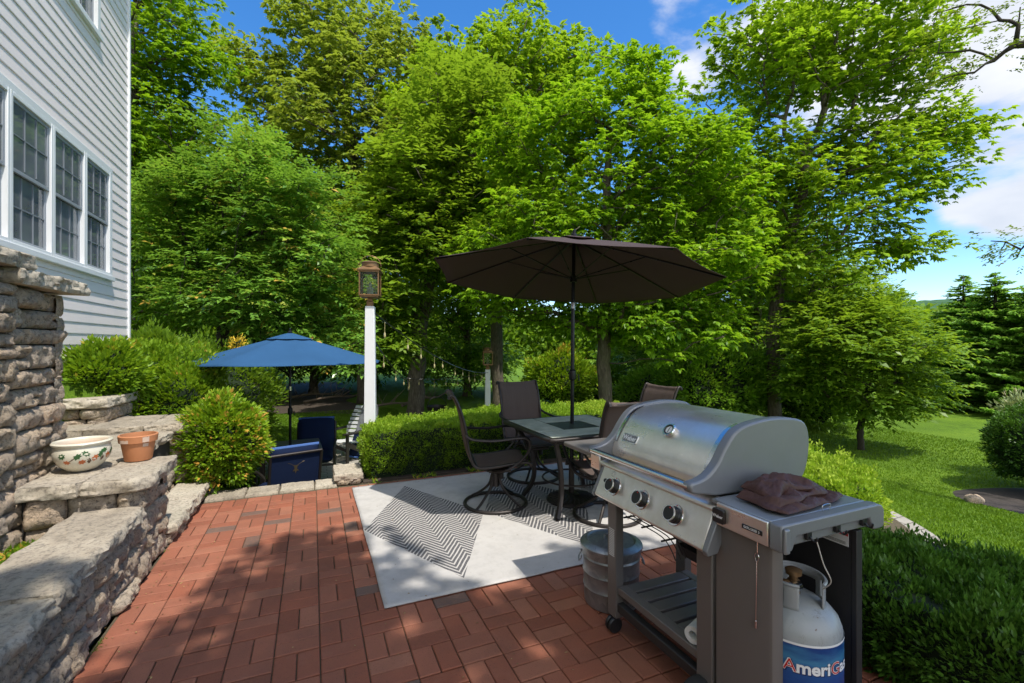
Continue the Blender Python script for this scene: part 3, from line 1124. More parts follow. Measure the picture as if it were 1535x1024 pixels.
def masonry():
    rng = random.Random(11)
    G = 'dry stacked stone walls of the terraced steps'
    # tall wall by the house
    off = (-1.6, 3.0, 0)
    w = thing('stone_wall', 'tall rough stone wall with a stepped capping, at the left edge beside the house', 'stone wall', off)
    mb = MB(off)
    stone_face(mb, (-1.59, 0.6), (-1.59, 3.62), .30, 1.93, rng)
    stone_face(mb, (-1.59, 3.62), (-1.59, 4.20), .30, 1.84, rng)
    stone_face(mb, (-1.59, 4.20), (-2.05, 4.20), .30, 1.84, rng)
    mb.build('stonework', M['stone'], w, smooth=True, tint=True, angle=1.0)
    wall_core([(-1.64, .6), (-1.64, 4.15), (-2.05, 4.15), (-2.05, .6)], .2, 1.83, w, off)
    for a, b in ((.6, 1.6), (1.61, 2.65), (2.66, 3.66)):
        cap_stone([(-1.52, a), (-1.52, b), (-2.08, b), (-2.08, a)], 1.935, 2.025, w, off, rng, amp=.018)
    cap_stone([(-1.52, 3.50), (-1.50, 4.30), (-2.08, 4.30), (-2.08, 3.67)], 1.845, 1.935, w, off, rng, amp=.018)
    # low seat wall
    off = (-1.15, 1.6, 0)
    w = thing('retaining_wall', 'low stone seat wall with grey slab top running along the brick paving', 'stone wall', off)
    mb = MB(off)
    stone_face(mb, (-1.0, -1.2), (-.985, 4.15), .0, .41, rng, rough=.026)
    mb.build('stonework', M['stone'], w, smooth=True, tint=True, angle=1.0)
    wall_core([(-1.04, -1.2), (-1.04, 4.1), (-1.30, 4.1), (-1.30, -1.2)], -.05, .40, w, off)
    for a, b in ((-1.2, -.3), (-.29, .62), (.63, 1.46), (1.47, 2.42), (2.43, 3.56)):
        xe = -.945 + rng.uniform(-.015, .01)
        cap_stone([(xe, a), (xe, b), (-1.32, b + .02), (-1.32, a)], .412, .488, w, off, rng, amp=.018)
    # pot ledge
    off = (-1.25, 3.85, 0)
    w = thing('retaining_wall', 'stone ledge carrying the painted bowl and the terracotta pot', 'stone wall', off)
    mb = MB(off)
    stone_face(mb, (-1.56, 3.60), (-1.03, 3.60), .30, .575, rng)
    stone_face(mb, (-1.0, 3.60), (-.985, 4.15), .41, .575, rng)
    stone_face(mb, (-.985, 4.15), (-1.22, 4.15), .0, .575, rng)
    stone_face(mb, (-1.22, 4.15), (-1.22, 5.42), .0, .3, rng)
    mb.build('stonework', M['stone'], w, smooth=True, tint=True, angle=1.0)
    wall_core([(-1.05, 3.65), (-1.05, 4.1), (-1.27, 4.12), (-1.27, 5.4), (-2.38, 5.4), (-2.38, 4.26), (-1.58, 4.26), (-1.58, 3.65)], .1, .57, w, off)
    cap_stone([(-1.0, 3.54), (-.93, 3.62), (-.93, 4.19), (-1.25, 4.22), (-1.28, 3.55)], .578, .662, w, off, rng)
    cap_stone([(-1.29, 3.54), (-1.26, 4.23), (-1.58, 4.25), (-1.58, 3.56)], .578, .66, w, off, rng)
    cap_stone([(-1.26, 4.24), (-1.24, 5.38), (-1.80, 5.38), (-1.80, 4.26)], .578, .655, w, off, rng)
    cap_stone([(-1.81, 4.26), (-1.81, 5.38), (-2.40, 5.38), (-2.40, 4.26)], .578, .652, w, off, rng)
    # lowest step
    off = (-1.08, 4.75, 0)
    w = thing('stone_step', 'lowest grey stone step beside the brick paving and the yellow green bush', 'stone step', off)
    mb = MB(off)
    stone_face(mb, (-.96, 4.17), (-.95, 5.36), .0, .075, rng, hmin=.07, hmax=.09)
    mb.build('stonework', M['stone'], w, smooth=True, tint=True, angle=1.0)
    wall_core([(-.99, 4.19), (-.99, 5.34), (-1.20, 5.34), (-1.20, 4.19)], -.05, .07, w, off)
    cap_stone([(-.93, 4.16), (-.925, 4.80), (-1.21, 4.81), (-1.21, 4.16)], .078, .152, w, off, rng)
    cap_stone([(-.925, 4.81), (-.92, 5.37), (-1.21, 5.37), (-1.21, 4.82)], .078, .150, w, off, rng)
    # third tier
    off = (-1.45, 5.8, 0)
    w = thing('retaining_wall', 'middle stone tier with a grey capstone, behind the terracotta pot', 'stone wall', off)
    mb = MB(off)
    stone_face(mb, (-2.42, 5.45), (-1.05, 5.45), .14, .62, rng, hmin=.1, hmax=.15)
    stone_face(mb, (-1.05, 5.45), (-1.05, 6.2), -.2, .62, rng)
    mb.build('stonework', M['stone'], w, smooth=True, tint=True, angle=1.0)
    wall_core([(-2.42, 5.5), (-1.10, 5.5), (-1.10, 6.2), (-2.42, 6.2)], -.5, .61, w, off)
    cap_stone([(-2.42, 5.42), (-1.94, 5.42), (-1.96, 6.2), (-2.42, 6.2)], .622, .71, w, off, rng)
    cap_stone([(-1.93, 5.42), (-1.48, 5.40), (-1.46, 6.2), (-1.95, 6.2)], .622, .715, w, off, rng)
    cap_stone([(-1.47, 5.40), (-1.0, 5.40), (-1.0, 6.2), (-1.45, 6.2)], .622, .715, w, off, rng)
    # top tier
    off = (-2.1, 6.1, 0)
    w = thing('retaining_wall', 'topmost stone tier with a pale slab cap, in front of the wide green shrub by the siding', 'stone wall', off)
    mb = MB(off)
    stone_face(mb, (-2.40, 5.80), (-1.88, 5.80), .6, .86, rng)
    stone_face(mb, (-1.88, 5.80), (-1.86, 6.7), .6, .86, rng)
    mb.build('stonework', M['stone'], w, smooth=True, tint=True, angle=1.0)
    wall_core([(-2.4, 5.85), (-1.93, 5.85), (-1.91, 6.7), (-2.4, 6.7)], .3, .85, w, off)
    cap_stone([(-2.38, 5.76), (-1.86, 5.76), (-1.82, 6.75), (-2.38, 6.75)], .862, .955, w, off, rng)
    # back edging of the brick terrace, above the lower patio
    off = (-.3, 5.3, 0)
    w = thing('stone_edging', 'row of flat grey edging stones along the back of the brick paving', 'edging stones', off)
    x = -.95
    for wd in (.34, .30, .33, .22):
        cap_stone([(x, 5.17), (x + wd - .006, 5.17), (x + wd - .006, 5.44), (x, 5.44)], -.09, .018, w, off, rng, amp=.006)
        x += wd
    mb = MB(off)
    stone_face(mb, (2.0, 5.47), (-1.0, 5.47), YARD, -.10, rng)
    mb.build('stonework', M['stone'], w, smooth=True, tint=True, angle=1.0)
    off = (.36, 5.4, 0)
    w = thing('stone_block', 'rough faced grey stone block at the end of the clipped hedge', 'stone block', off)
    mb = MB(off)
    stone_face(mb, (.215, 5.17), (.49, 5.16), .0, .085, rng, hmin=.083, hmax=.085, wmin=.3, wmax=.4, rough=.03)
    stone_face(mb, (.49, 5.16), (.49, 5.62), .0, .085, rng, hmin=.083, hmax=.085)
    stone_face(mb, (.215, 5.62), (.215, 5.17), .0, .085, rng, hmin=.083, hmax=.085)
    mb.build('stonework', M['stone'], w, smooth=True, tint=True, angle=1.0)
    cap_stone([(.205, 5.17), (.50, 5.165), (.50, 5.62), (.205, 5.62)], .05, .118, w, off, rng, amp=.01)
    # planting bed behind the seat wall
    mb = MB()
    mb.grid(8, 40, lambda u, v: V(-1.58 + .28 * u, -1.2 + 4.8 * v, .33 + .02 * mn.noise(V(u * 3, v * 20, 0))))
    tag(mb.build('planting_bed', M['soil'], smooth=True, angle=0), kind='structure')
    # kerb on the lawn side
    mb = MB()
    kp = [(3.55, -1.2), (3.55, .6), (3.80, 1.45), (4.25, 1.85), (4.66, 2.32), (4.98, 3.0), (5.2, 4.0), (5.2, 5.6)]
    sp = smooth_path([(a, b, 0) for a, b in kp], 6)
    vs, fs = [], []
    for i, p in enumerate(sp):
        d = (sp[min(i + 1, len(sp) - 1)] - sp[max(i - 1, 0)]).normalized()
        n = V(d.y, -d.x, 0)
        zt = -.045 + .008 * mn.noise(p * 3)
        for k, (o, z) in enumerate(((-.13, -.3), (-.13, zt), (.12, zt), (.135, zt - .03), (.135, -.35))):
            vs.append(V(p.x, p.y, z) + n * o)
    for i in range(len(sp) - 1):
        for k in range(4): fs.append((i * 5 + k, i * 5 + k + 1, (i + 1) * 5 + k + 1, (i + 1) * 5 + k))
    mb.add(vs, fs)
    tag(mb.build('kerb', M['flag'], smooth=True), kind='structure')


def paving():
    rng = random.Random(5)
    # slab under everything
    mb = MB()
    poly = [(-1.0, -3), (3.5, -3), (3.55, .6), (3.80, 1.45), (4.2, 1.85), (4.6, 2.32), (4.9, 3.0), (5.1, 4.0), (5.1, 5.46), (-1.2, 5.46), (-1.2, 4.1), (-1.0, 4.1)]
    mb.prism(poly, -.13, -.012, axis='z')
    tag(mb.build('joint_sand', M['joint']), kind='structure')
    m = .2035
    mb = MB()
    g = .0023
    def brick(x0, y0, x1, y1):
        a = rng.uniform(-.0012, .0012); b = rng.uniform(-.0012, .0012); h = rng.uniform(-.0018, .0012)
        t = rng.random()
        if rng.random() > .035: t = .1 + .9 * t
        else: t = .04
        x0 += g + rng.uniform(0, .001); y0 += g * 1.25 + rng.uniform(0, .0012); x1 -= g; y1 -= g * 1.25
        c = .004
        top = [(x0 + c, y0 + c), (x1 - c, y0 + c), (x1 - c, y1 - c), (x0 + c, y1 - c)]
        out = [(x0, y0), (x1, y0), (x1, y1), (x0, y1)]
        zz = lambda i: h + (a if i in (0, 3) else -a) + (b if i in (0, 1) else -b)
        vs = [(*top[i], zz(i)) for i in range(4)] + [(*out[i], zz(i) - .0035) for i in range(4)] + [(*out[i], -.02) for i in range(4)]
        fs = [(0, 1, 2, 3)]
        for i in range(4):
            j = (i + 1) % 4
            fs += [(4 + i, 4 + j, j, i), (8 + i, 8 + j, 4 + j, 4 + i)]
        mb.add(vs, fs, t=t)
    X0, Y0 = -.985, -1.4
    for i in range(25):
        for j in range(33):
            x = X0 + i * m; y = Y0 + j * m
            if x > 4.0 or y + m > 5.18: continue
            if (i + j) % 2:
                brick(x, y, x + m, y + m / 2); brick(x, y + m / 2, x + m, y + m)
            else:
                brick(x, y, x + m / 2, y + m); brick(x + m / 2, y, x + m, y + m)
    o = mb.build('brick_paving', M['brick'], tint=True)
    tag(o, kind='structure')
    # lower patio
    mb = MB()
    mb.span((-1.6, 5.45, YARD - .1), (3.2, 11.3, YARD + .035))
    tag(mb.build('lower_patio', M['flag'], bevel=.01), kind='structure')
    # moss and weeds in the joint at the wall foot
    r2 = np.random.default_rng(3)
    n = 5200
    y = r2.uniform(.6, 4.15, n)
    clump = np.array([mn.noise(Vector((v * 5, 0, 0))) for v in y])
    keep = (clump > .12) & (r2.random(n) < .5)
    y = y[keep]
    x = -.985 + r2.exponential(.008, len(y))
    P = np.column_stack([x, y, np.full(len(y), -.002)])
    leaf = leaf_object('moss', P, norm(rand_unit(len(y), r2) + UP * .8), rand_unit(len(y), r2), r2.uniform(.004, .012, len(y)), .005, r2.random(len(y)) * .4, M['l_olive'])
    tag(leaf, 'dry moss and tiny weeds in the joint at the foot of the seat wall', 'moss', kind='stuff')
    n = 420
    x = np.concatenate([r2.uniform(-.95, 3.4, n // 2), r2.normal(-.8, .12, n // 4), r2.uniform(-.9, 2.2, n - n // 2 - n // 4)])
    y = np.concatenate([r2.uniform(.8, 5.1, n // 2), r2.uniform(.8, 5.1, n // 4), r2.normal(5.0, .12, n - n // 2 - n // 4)])
    y = np.minimum(y, 5.12)
    P = np.column_stack([x, y, np.where((x > .37) & (x < 3.44) & (y > 2.66) & (y < 5.02), .015, .004)])
    lt = leaf_object('leaf_litter', P, norm(rand_unit(n, r2) * np.array([1, 1, .15])), norm(rand_unit(n, r2) * .3 + UP), r2.uniform(.006, .022, n), .008, r2.random(n) ** 2, M['litter'])
    tag(lt, 'scattered tiny dry leaves and bud scales on the bricks and rug', 'leaf litter', kind='stuff')
    # weeds in the planting bed
    n = 2600
    y = r2.uniform(2.2, 3.58, n); x = r2.uniform(-1.57, -1.31, n)
    P = np.column_stack([x, y, np.full(n, .33)])
    leaf = leaf_object('ground_cover', P, norm(rand_unit(n, r2) + UP * .9), norm(rand_unit(n, r2) + UP), r2.uniform(.015, .05, n), .016, r2.random(n), M['l_bush'])
    tag(leaf, 'small yellow green ground cover in the bed behind the seat wall', 'ground cover', kind='stuff')


# ------------------------------------------------------------------ house
def house():
    HX, Y1, Y0 = -2.43, 8.2, -4.0
    zb, zt, e = .98, 8.2, .127
    off = (HX, 4.0, 0.0)
    h = thing('house', 'white clapboard house wall with a row of grey windows, at the left edge', 'house', off)
    wins = [(5.37 - .70 * 3, 7.53, 2.37, 3.70), (6.05, 7.17, 5.28, 6.7), (2.6, 3.8, 5.28, 6.7)]
    mb = MB(off)
    z = zb
    while z < zt:
        ivs = [(Y0, Y1)]
        for a, b, c, d in wins:
            if c - .02 < z + e / 2 < d + .02:
                nv = []
                for p, q in ivs:
                    if a > p: nv.append((p, min(q, a)))
                    if b < q: nv.append((max(p, b), q))
                nv = [(p, q) for p, q in nv if q - p > .01]
                ivs = nv
        for p, q in ivs:
            # lower edge stands out, rounded nose, undercut
            prof = [(HX - .01, z - .006), (HX + .004, z - .006), (HX + .0125, z - .004), (HX + .0135, z + .004), (HX + .0055, z + e - .012), (HX + .002, z + e - .0062), (HX - .01, z + e - .0062)]
            L = q - p
            n = max(1, int(L / 1.2))
            for k in range(n):
                a, b = p + L * k / n, p + L * (k + 1) / n
                wob = lambda yy: .0018 * mn.noise(V(yy * .9, z * 3.1, 0))
                m = len(prof)
                vs = [(pr[0] + wob(a), a, pr[1]) for pr in prof] + [(pr[0] + wob(b), b, pr[1]) for pr in prof]
                mb.add(vs, [(i, (i + 1) % m, m + (i + 1) % m, m + i) for i in range(m)])
        z += e
    mb.build('siding', M['siding'], h)
    # body behind the boards with real openings in the street side
    mb = MB(off)
    mb.span((HX - 7, Y0, zb - 1.9), (HX - .62, Y1 - .01, zt))
    mb.span((HX - .62, Y0, zb - 1.9), (HX - .012, Y1 - .01, 2.36))
    mb.span((HX - .62, Y0, 3.71), (HX - .012, Y1 - .01, 5.27))
    mb.span((HX - .62, Y0, 6.71), (HX - .012, Y1 - .01, zt))
    mb.span((HX - .62, 7.53, 2.361), (HX - .012, Y1 - .01, 3.709))
    mb.span((HX - .62, Y0, 2.361), (HX - .012, wins[0][0], 3.709))
    mb.span((HX - .62, 7.17, 5.271), (HX - .012, Y1 - .01, 6.709))
    mb.span((HX - .62, 3.8, 5.271), (HX - .012, 6.05, 6.709))
    mb.span((HX - .62, Y0, 5.271), (HX - .012, 2.6, 6.709))
    mb.build('wall', M['interior'], h)
    mb = MB(off)
    mb.span((HX - .05, Y1 - .012, zb - .02), (HX + .035, Y1 + .035, zt))
    mb.build('corner_board', M['trim'], h, bevel=.004)
    mb = MB(off)
    mb.span((HX - 6.9, Y0 + .01, -.9), (HX - .004, Y1 - .02, zb - .012))
    mb.build('foundation', M['cap'], h)
    mb = MB(off)
    mb.prism([(HX - 7.4, zt + .001), (HX + .45, zt + .001), (HX - 3.5, zt + 2.4)], Y0 - .4, Y1 + .4)
    mb.build('roof', M['roof'], h)
    mb = MB(off)
    mb.tube([(HX + .05, 5.95, 1.0), (HX + .05, 5.95, 1.62), (HX + .02, 5.95, 1.66)], .028, 10)
    mb.build('conduit', M['trim'], h, smooth=True)

    def window(ya, yb, za, zb_, split=True):
        w = MB(off)
        t = .038
        x0, x1 = HX - .05, HX + .036
        w.span((x0, ya, za), (x1, ya + t, zb_)); w.span((x0, yb - t, za), (x1, yb, zb_))
        w.span((x0, ya + t, zb_ - t), (x1 - .001, yb - t, zb_)); w.span((x0, ya + t, za), (x1 - .001, yb - t, za + t))
        f = w.build('window', M['trim'], h, bevel=.004)
        s = MB(off)
        zm = (za + zb_) / 2
        sw = .034
        for (xa, xb, z0, z1) in ((HX - .005, HX + .018, zm - .02, zb_ - t), (HX - .03, HX - .006, za + t, zm + .02)):
            a, b = ya + t, yb - t
            s.span((xa, a, z0), (xb, a + sw, z1)); s.span((xa, b - sw, z0), (xb, b, z1))
            s.span((xa + .001, a + sw, z1 - sw), (xb - .001, b - sw, z1)); s.span((xa + .001, a + sw, z0), (xb - .001, b - sw, z0 + sw))
        s.build('sash', M['sash'], f, bevel=.003)
        m = MB(off)
        for (xx, z0, z1) in ((HX + .0095, zm, zb_ - t), (HX - .0145, za + t, zm)):
            a, b = ya + t + sw, yb - t - sw
            for i in (1, 2): m.span((xx, a + (b - a) * i / 3 - .006, z0 + .03), (xx + .008, a + (b - a) * i / 3 + .0045, z1 - .03))
            m.span((xx + .001, a, (z0 + z1) / 2 - .006), (xx + .007, b, (z0 + z1) / 2 + .006))
        m.build('muntin', M['muntin'], f)
        g = MB(off)
        g.span((HX + .006, ya + t + sw, zm + .012), (HX + .009, yb - t - sw, zb_ - t - sw))
        g.span((HX - .018, ya + t + sw, za + t + sw), (HX - .015, yb - t - sw, zm - .012))
        g.build('pane', M['glass'], f)
        c = MB(off)
        def cf(u, v):
            return V(HX - .16 + .018 * math.sin(u * 34) , ya + .03 + (yb - ya - .06) * u, za + .03 + (zb_ - za - .06) * v)
        c.grid(50, 3, cf)
        c.build('curtain', M['curtain'], f, smooth=True, angle=0)
    for k in range(6):
        ya = 5.37 - .72 * 3 + .72 * k
        if ya + .72 > 7.6: break
        window(ya, ya + .718, 2.37, 3.70)
    window(6.05, 6.61, 5.28, 6.7); window(6.612, 7.17, 5.28, 6.7)
    window(2.6, 3.2, 5.28, 6.7); window(3.202, 3.8, 5.28, 6.7)
    # flat casing round each group
    mb = MB(off)
    for a, b, c, d in wins:
        a, b = a - .0, b
        mb.span((HX - .01, a - .06, d + .001), (HX + .03, b + .06, d + .075))
        mb.span((HX - .01, a - .07, c - .06), (HX + .055, b + .07, c - .001))
        mb.span((HX - .01, b + .001, c), (HX + .03, b + .06, d)); mb.span((HX - .01, a - .06, c), (HX + .03, a - .001, d))
    mb.build('window_casing', M['trim'], h, bevel=.005)


# ------------------------------------------------------------------ text
def lettering(s, size, name, mat, parent, place, extrude=.001, bold=.0, shear=0.0):
    """place(x, y, d) maps flat text coordinates (and depth) to world points"""
    cu = bpy.data.curves.new('t', 'FONT')
    cu.body = s; cu.size = size; cu.align_x = 'CENTER'; cu.align_y = 'CENTER'; cu.offset = bold; cu.shear = shear
    cu.resolution_u = 3
    o = bpy.data.objects.new('t', cu)
    COL.objects.link(o)
    bpy.context.view_layer.update()
    me = bpy.data.meshes.new_from_object(o.evaluated_get(bpy.context.evaluated_depsgraph_get()))
    bpy.data.objects.remove(o); bpy.data.curves.remove(cu)
    vs = [v.co.copy() for v in me.vertices]
    fs = [tuple(p.vertices) for p in me.polygons]
    bpy.data.meshes.remove(me)
    n = len(vs)
    po = parent.matrix_world.inverted() if False else None
    allv = [place(v.x, v.y, extrude) for v in vs]
    mb = MB()
    mb.v = allv; mb.f = fs; mb.attr = [.5] * n
    return mb, name, mat, parent


def put_text(s, size, name, mat, parent, off, place, extrude=.001, bold=0, shear=0):
    mb, *_ = lettering(s, size, name, mat, parent, place, extrude, bold, shear)
    mb.v = [Vector(p) - Vector(off) for p in mb.v]
    me = bpy.data.meshes.new(name)
    me.from_pydata([tuple(p) for p in mb.v], [], mb.f)
    me.update()
    return link_mesh(name, me, mat, parent)


# ------------------------------------------------------------------ dining furniture
def rug():
    mb = MB()
    x0, x1, y0, y1 = .372, 3.44, 2.66, 5.02
    def fn(u, v):
        x = x0 + (x1 - x0) * u; y = y0 + (y1 - y0) * v
        e = min(u * (x1 - x0), (1 - u) * (x1 - x0), v * (y1 - y0), (1 - v) * (y1 - y0))
        curl = .006 * max(0, mn.noise(V(x * 3, y * 3, 0))) * math.exp(-e / .05)
        wv = .004 * math.exp(-e / .2) * mn.noise(V(x * 2.2, y * 2.2, 5))
        return V(x + (.006 * mn.noise(V(0, y * 2, 1)) if u in (0, 1) else 0), y + (.006 * mn.noise(V(x * 2, 0, 2)) if v in (0, 1) else 0), .0075 + curl + abs(wv))
    mb.grid(90, 70, fn)
    o = mb.build('outdoor_rug', M['rug'], smooth=True, angle=0)
    m = o.modifiers.new('s', 'SOLIDIFY'); m.thickness = .005; m.offset = -1
    tag(o, 'pale outdoor rug with dark chevron diamonds, under the dining table on the brick paving', 'rug')


def dining_chair():
    root = thing('patio_chair', 'brown sling swivel chair', 'chair', (0, 0, 0), 0, 'brown sling swivel chairs round the patio table')
    prof = [(.285, .395), (.275, .425), (.22, .437), (.1, .425), (-.05, .408), (-.17, .405), (-.225, .43), (-.255, .50), (-.28, .60), (-.30, .74), (-.335, .88), (-.375, .985), (-.405, 1.035), (-.435, 1.035), (-.445, 1.01)]
    P = smooth_path([(a, 0, b) for a, b in prof], 4)
    n = len(P)
    mb = MB()
    seam = {int(n * .30): 1, int(n * .62): 1, int(n * .80): 1}
    def fn(u, v):
        i = int(round(v * (n - 1)))
        p = P[i]
        y = (u - .5) * .475
        s = (1 - (2 * u - 1) ** 2)
        d = (P[min(i + 1, n - 1)] - P[max(i - 1, 0)]).normalized()
        nn = V(-d.z, 0, d.x)   # towards the sitter or down
        k = -.012 * s
        pinch = .004 * min(abs(i - q) for q in seam) if min(abs(i - q) for q in seam) < 2 else .008
        rib = .0015 * math.cos(y * 2 * PI / .115)
        return p + V(0, y, 0) - nn * (k * 1.0) * (1 if i < n * .42 else 1) + nn * 0 + V(0, 0, 0) + nn * (pinch - .008 + rib) * -1
    mb.grid(17, n, fn)
    o = mb.build('sling', M['sling'], root, smooth=True, angle=0)
    m = o.modifiers.new('s', 'SOLIDIFY'); m.thickness = .010; m.offset = 0
    mb = MB()
    for s in (-1, 1):
        mb.tube([p + V(0, s * .250, 0) for p in P], .0135, 8)
    mb.tube([(-.43, -.25, 1.02), (-.43, .25, 1.02)], .012, 8)
    mb.tube([(.275, -.25, .405), (.275, .25, .405)], .012, 8)
    mb.tube([(-.2, -.25, .415), (-.2, .25, .415)], .011, 8)
    for s in (-.12, .12):
        mb.tube(smooth_path([(.20, s, .405), (.10, s, .345), (-.06, s, .335), (-.20, s, .40)], 4), .011, 6)
    mb.box((0.02, 0, .335), (.20, .26, .022))
    mb.build('frame', M['iron'], root, smooth=True, angle=.8)
    for s in (-1, 1):
        mb = MB()
        mb.tube(smooth_path([(-.300, s * .262, .70), (-.24, s * .295, .665), (-.05, s * .305, .650), (.14, s * .305, .665), (.235, s * .30, .655), (.262, s * .295, .60), (.235, s * .285, .52), (.16, s * .272, .44), (.05, s * .265, .375), (-.05, s * .16, .34)], 5), .0145, 8, flat=.85)
        mb.build('armrest', M['iron'], root, smooth=True, angle=.8)
    mb = MB()
    R = .285
    mb.tube([(R * math.cos(a) , R * math.sin(a), .018) for a in np.linspace(0, 2 * PI, 41)[:-1]], .0165, 8, closed=True)
    for k in range(4):
        a = PI / 4 + k * PI / 2
        c, s = math.cos(a), math.sin(a)
        mb.tube(smooth_path([(c * R * .98, s * R * .98, .028), (c * .18, s * .18, .085), (c * .075, s * .075, .175), (c * .035, s * .035, .29)], 4), .0125, 7)
    mb.lathe([(.036, .17), (.036, .30), (.055, .31), (.055, .322)], n=20)
    for s in (-.07, .07):
        mb.lathe([(.022, .255), (.026, .262), (.022, .27), (.026, .278), (.022, .286), (.026, .294), (.022, .302), (.026, .31), (.02, .322)], (0.04, s, 0), n=12)
    mb.build('swivel_base', M['iron'], root, smooth=True, angle=.8)
    return root


def dining_set():
    ch = dining_chair()
    labs = ['brown sling chair left of the patio table, its whole ring base in view',
            'brown sling chair behind the patio table, its back upright in front of the clipped hedge',
            'brown sling chair nearest the grill lid, which hides part of its back',
            'brown sling chair right of the patio table, only its back top showing']
    pos = [((1.56, 3.99), -.22), ((2.26, 4.62), -PI / 2 + .05), ((2.34, 3.33), PI / 2 - .06), ((3.05, 3.92), PI)]
    for i, (p, a) in enumerate(pos):
        o = ch if i == 0 else copy_tree(ch)
        o.location = (p[0], p[1], .009)
        o.rotation_euler.z = a
        o['label'] = labs[i]
    # table
    c = (2.235, 3.745)
    t = thing('patio_table', 'square patio table with slate green tiles and dark bronze rim', 'table', (c[0], c[1], .009))
    mb = MB()
    h = .515
    ch_ = .07
    oc = [(h - ch_, -h), (h - .02, -h + .02), (h, -h + ch_), (h, h - ch_), (h - .02, h - .02), (h - ch_, h), (-h + ch_, h), (-h + .02, h - .02), (-h, h - ch_), (-h, -h + ch_), (-h + .02, -h + .02), (-h + ch_, -h)]
    mb.prism(oc, .700, .724, axis='z')
    mb.build('rim', M['iron'], t, bevel=.006)
    zt = .7275
    a, b = .455, .185
    w = .006
    rects = [(-a, -a, b - w, -b - w), (b + w, -a, a, b - w), (-b + w, b + w, a, a), (-a, -b + w, -b - w, a)]
    for x0, y0, x1, y1 in rects:
        mb = MB(); mb.span((x0, y0, .7245), (x1, y1, zt + .001)); mb.build('tile', M['tile'], t, bevel=.0015, seg=1)
    mb = MB(); mb.span((-b, -b, .7245), (b, b, zt)); mb.build('centre_panel', M['tabledark'], t, bevel=.0015, seg=1)
    mb = MB()
    for s in (-1, 1):
        mb.span((-.40, s * .42 - .012, .665), (.40, s * .42 + .012, .699)); mb.span((s * .42 - .012, -.40, .664), (s * .42 + .012, .40, .698))
    mb.build('apron', M['iron'], t, bevel=.003)
    for sx in (-1, 1):
        for sy in (-1, 1):
            mb = MB()
            pts = smooth_path([(sx * .40, sy * .40, .70), (sx * .355, sy * .355, .60), (sx * .285, sy * .285, .42), (sx * .265, sy * .265, .25), (sx * .29, sy * .29, .12), (sx * .345, sy * .345, .012)], 4)
            mb.tube(pts, [.024] * len(pts), 4, flat=1.0)
            mb.lathe([(.022, .0), (.022, .014)], (sx * .345, sy * .345, 0), n=12)
            mb.build('leg', M['iron'], t)
    mb = MB()
    mb.tube([(.275 * math.cos(a), .275 * math.sin(a), .235) for a in np.linspace(0, 2 * PI, 41)[:-1]], .009, 7, closed=True)
    mb.build('stretcher_ring', M['iron'], t, smooth=True, angle=0)
    return c


def canopy_mesh(mb, c, n, r, rise, rot, sides=8, rings=12, sag=.035, gap0=.0, r0=.0):
    n = Vector(n).normalized()
    u = V(0, 1, 0).cross(n).normalized()
    v = n.cross(u)
    C = Vector(c)
    per = 6
    m = sides * per
    def pt(i, t):
        k, f = divmod(i, per); f /= per
        a0 = rot - k * 2 * PI / sides; a1 = a0 - 2 * PI / sides
        p0 = (math.cos(a0), math.sin(a0)); p1 = (math.cos(a1), math.sin(a1))
        x = p0[0] * (1 - f) + p1[0] * f; y = p0[1] * (1 - f) + p1[1] * f
        s = math.sin(f * PI)
        z = rise * (1 - t) * (1 + .10 * t) - sag * s * t * (1.2 - t) * 1.6
        kk = 1 - .018 * s * t * t
        return C + u * (x * r * t * kk) + v * (y * r * t * kk) + n * z
    vs = [pt(i, r0 + (1 - r0) * j / rings) for j in range(rings + 1) for i in range(m)]
    fs = [(j * m + i, j * m + (i + 1) % m, (j + 1) * m + (i + 1) % m, (j + 1) * m + i) for j in range(rings) for i in range(m)]
    mb.add(vs, fs)
    return pt, n, per


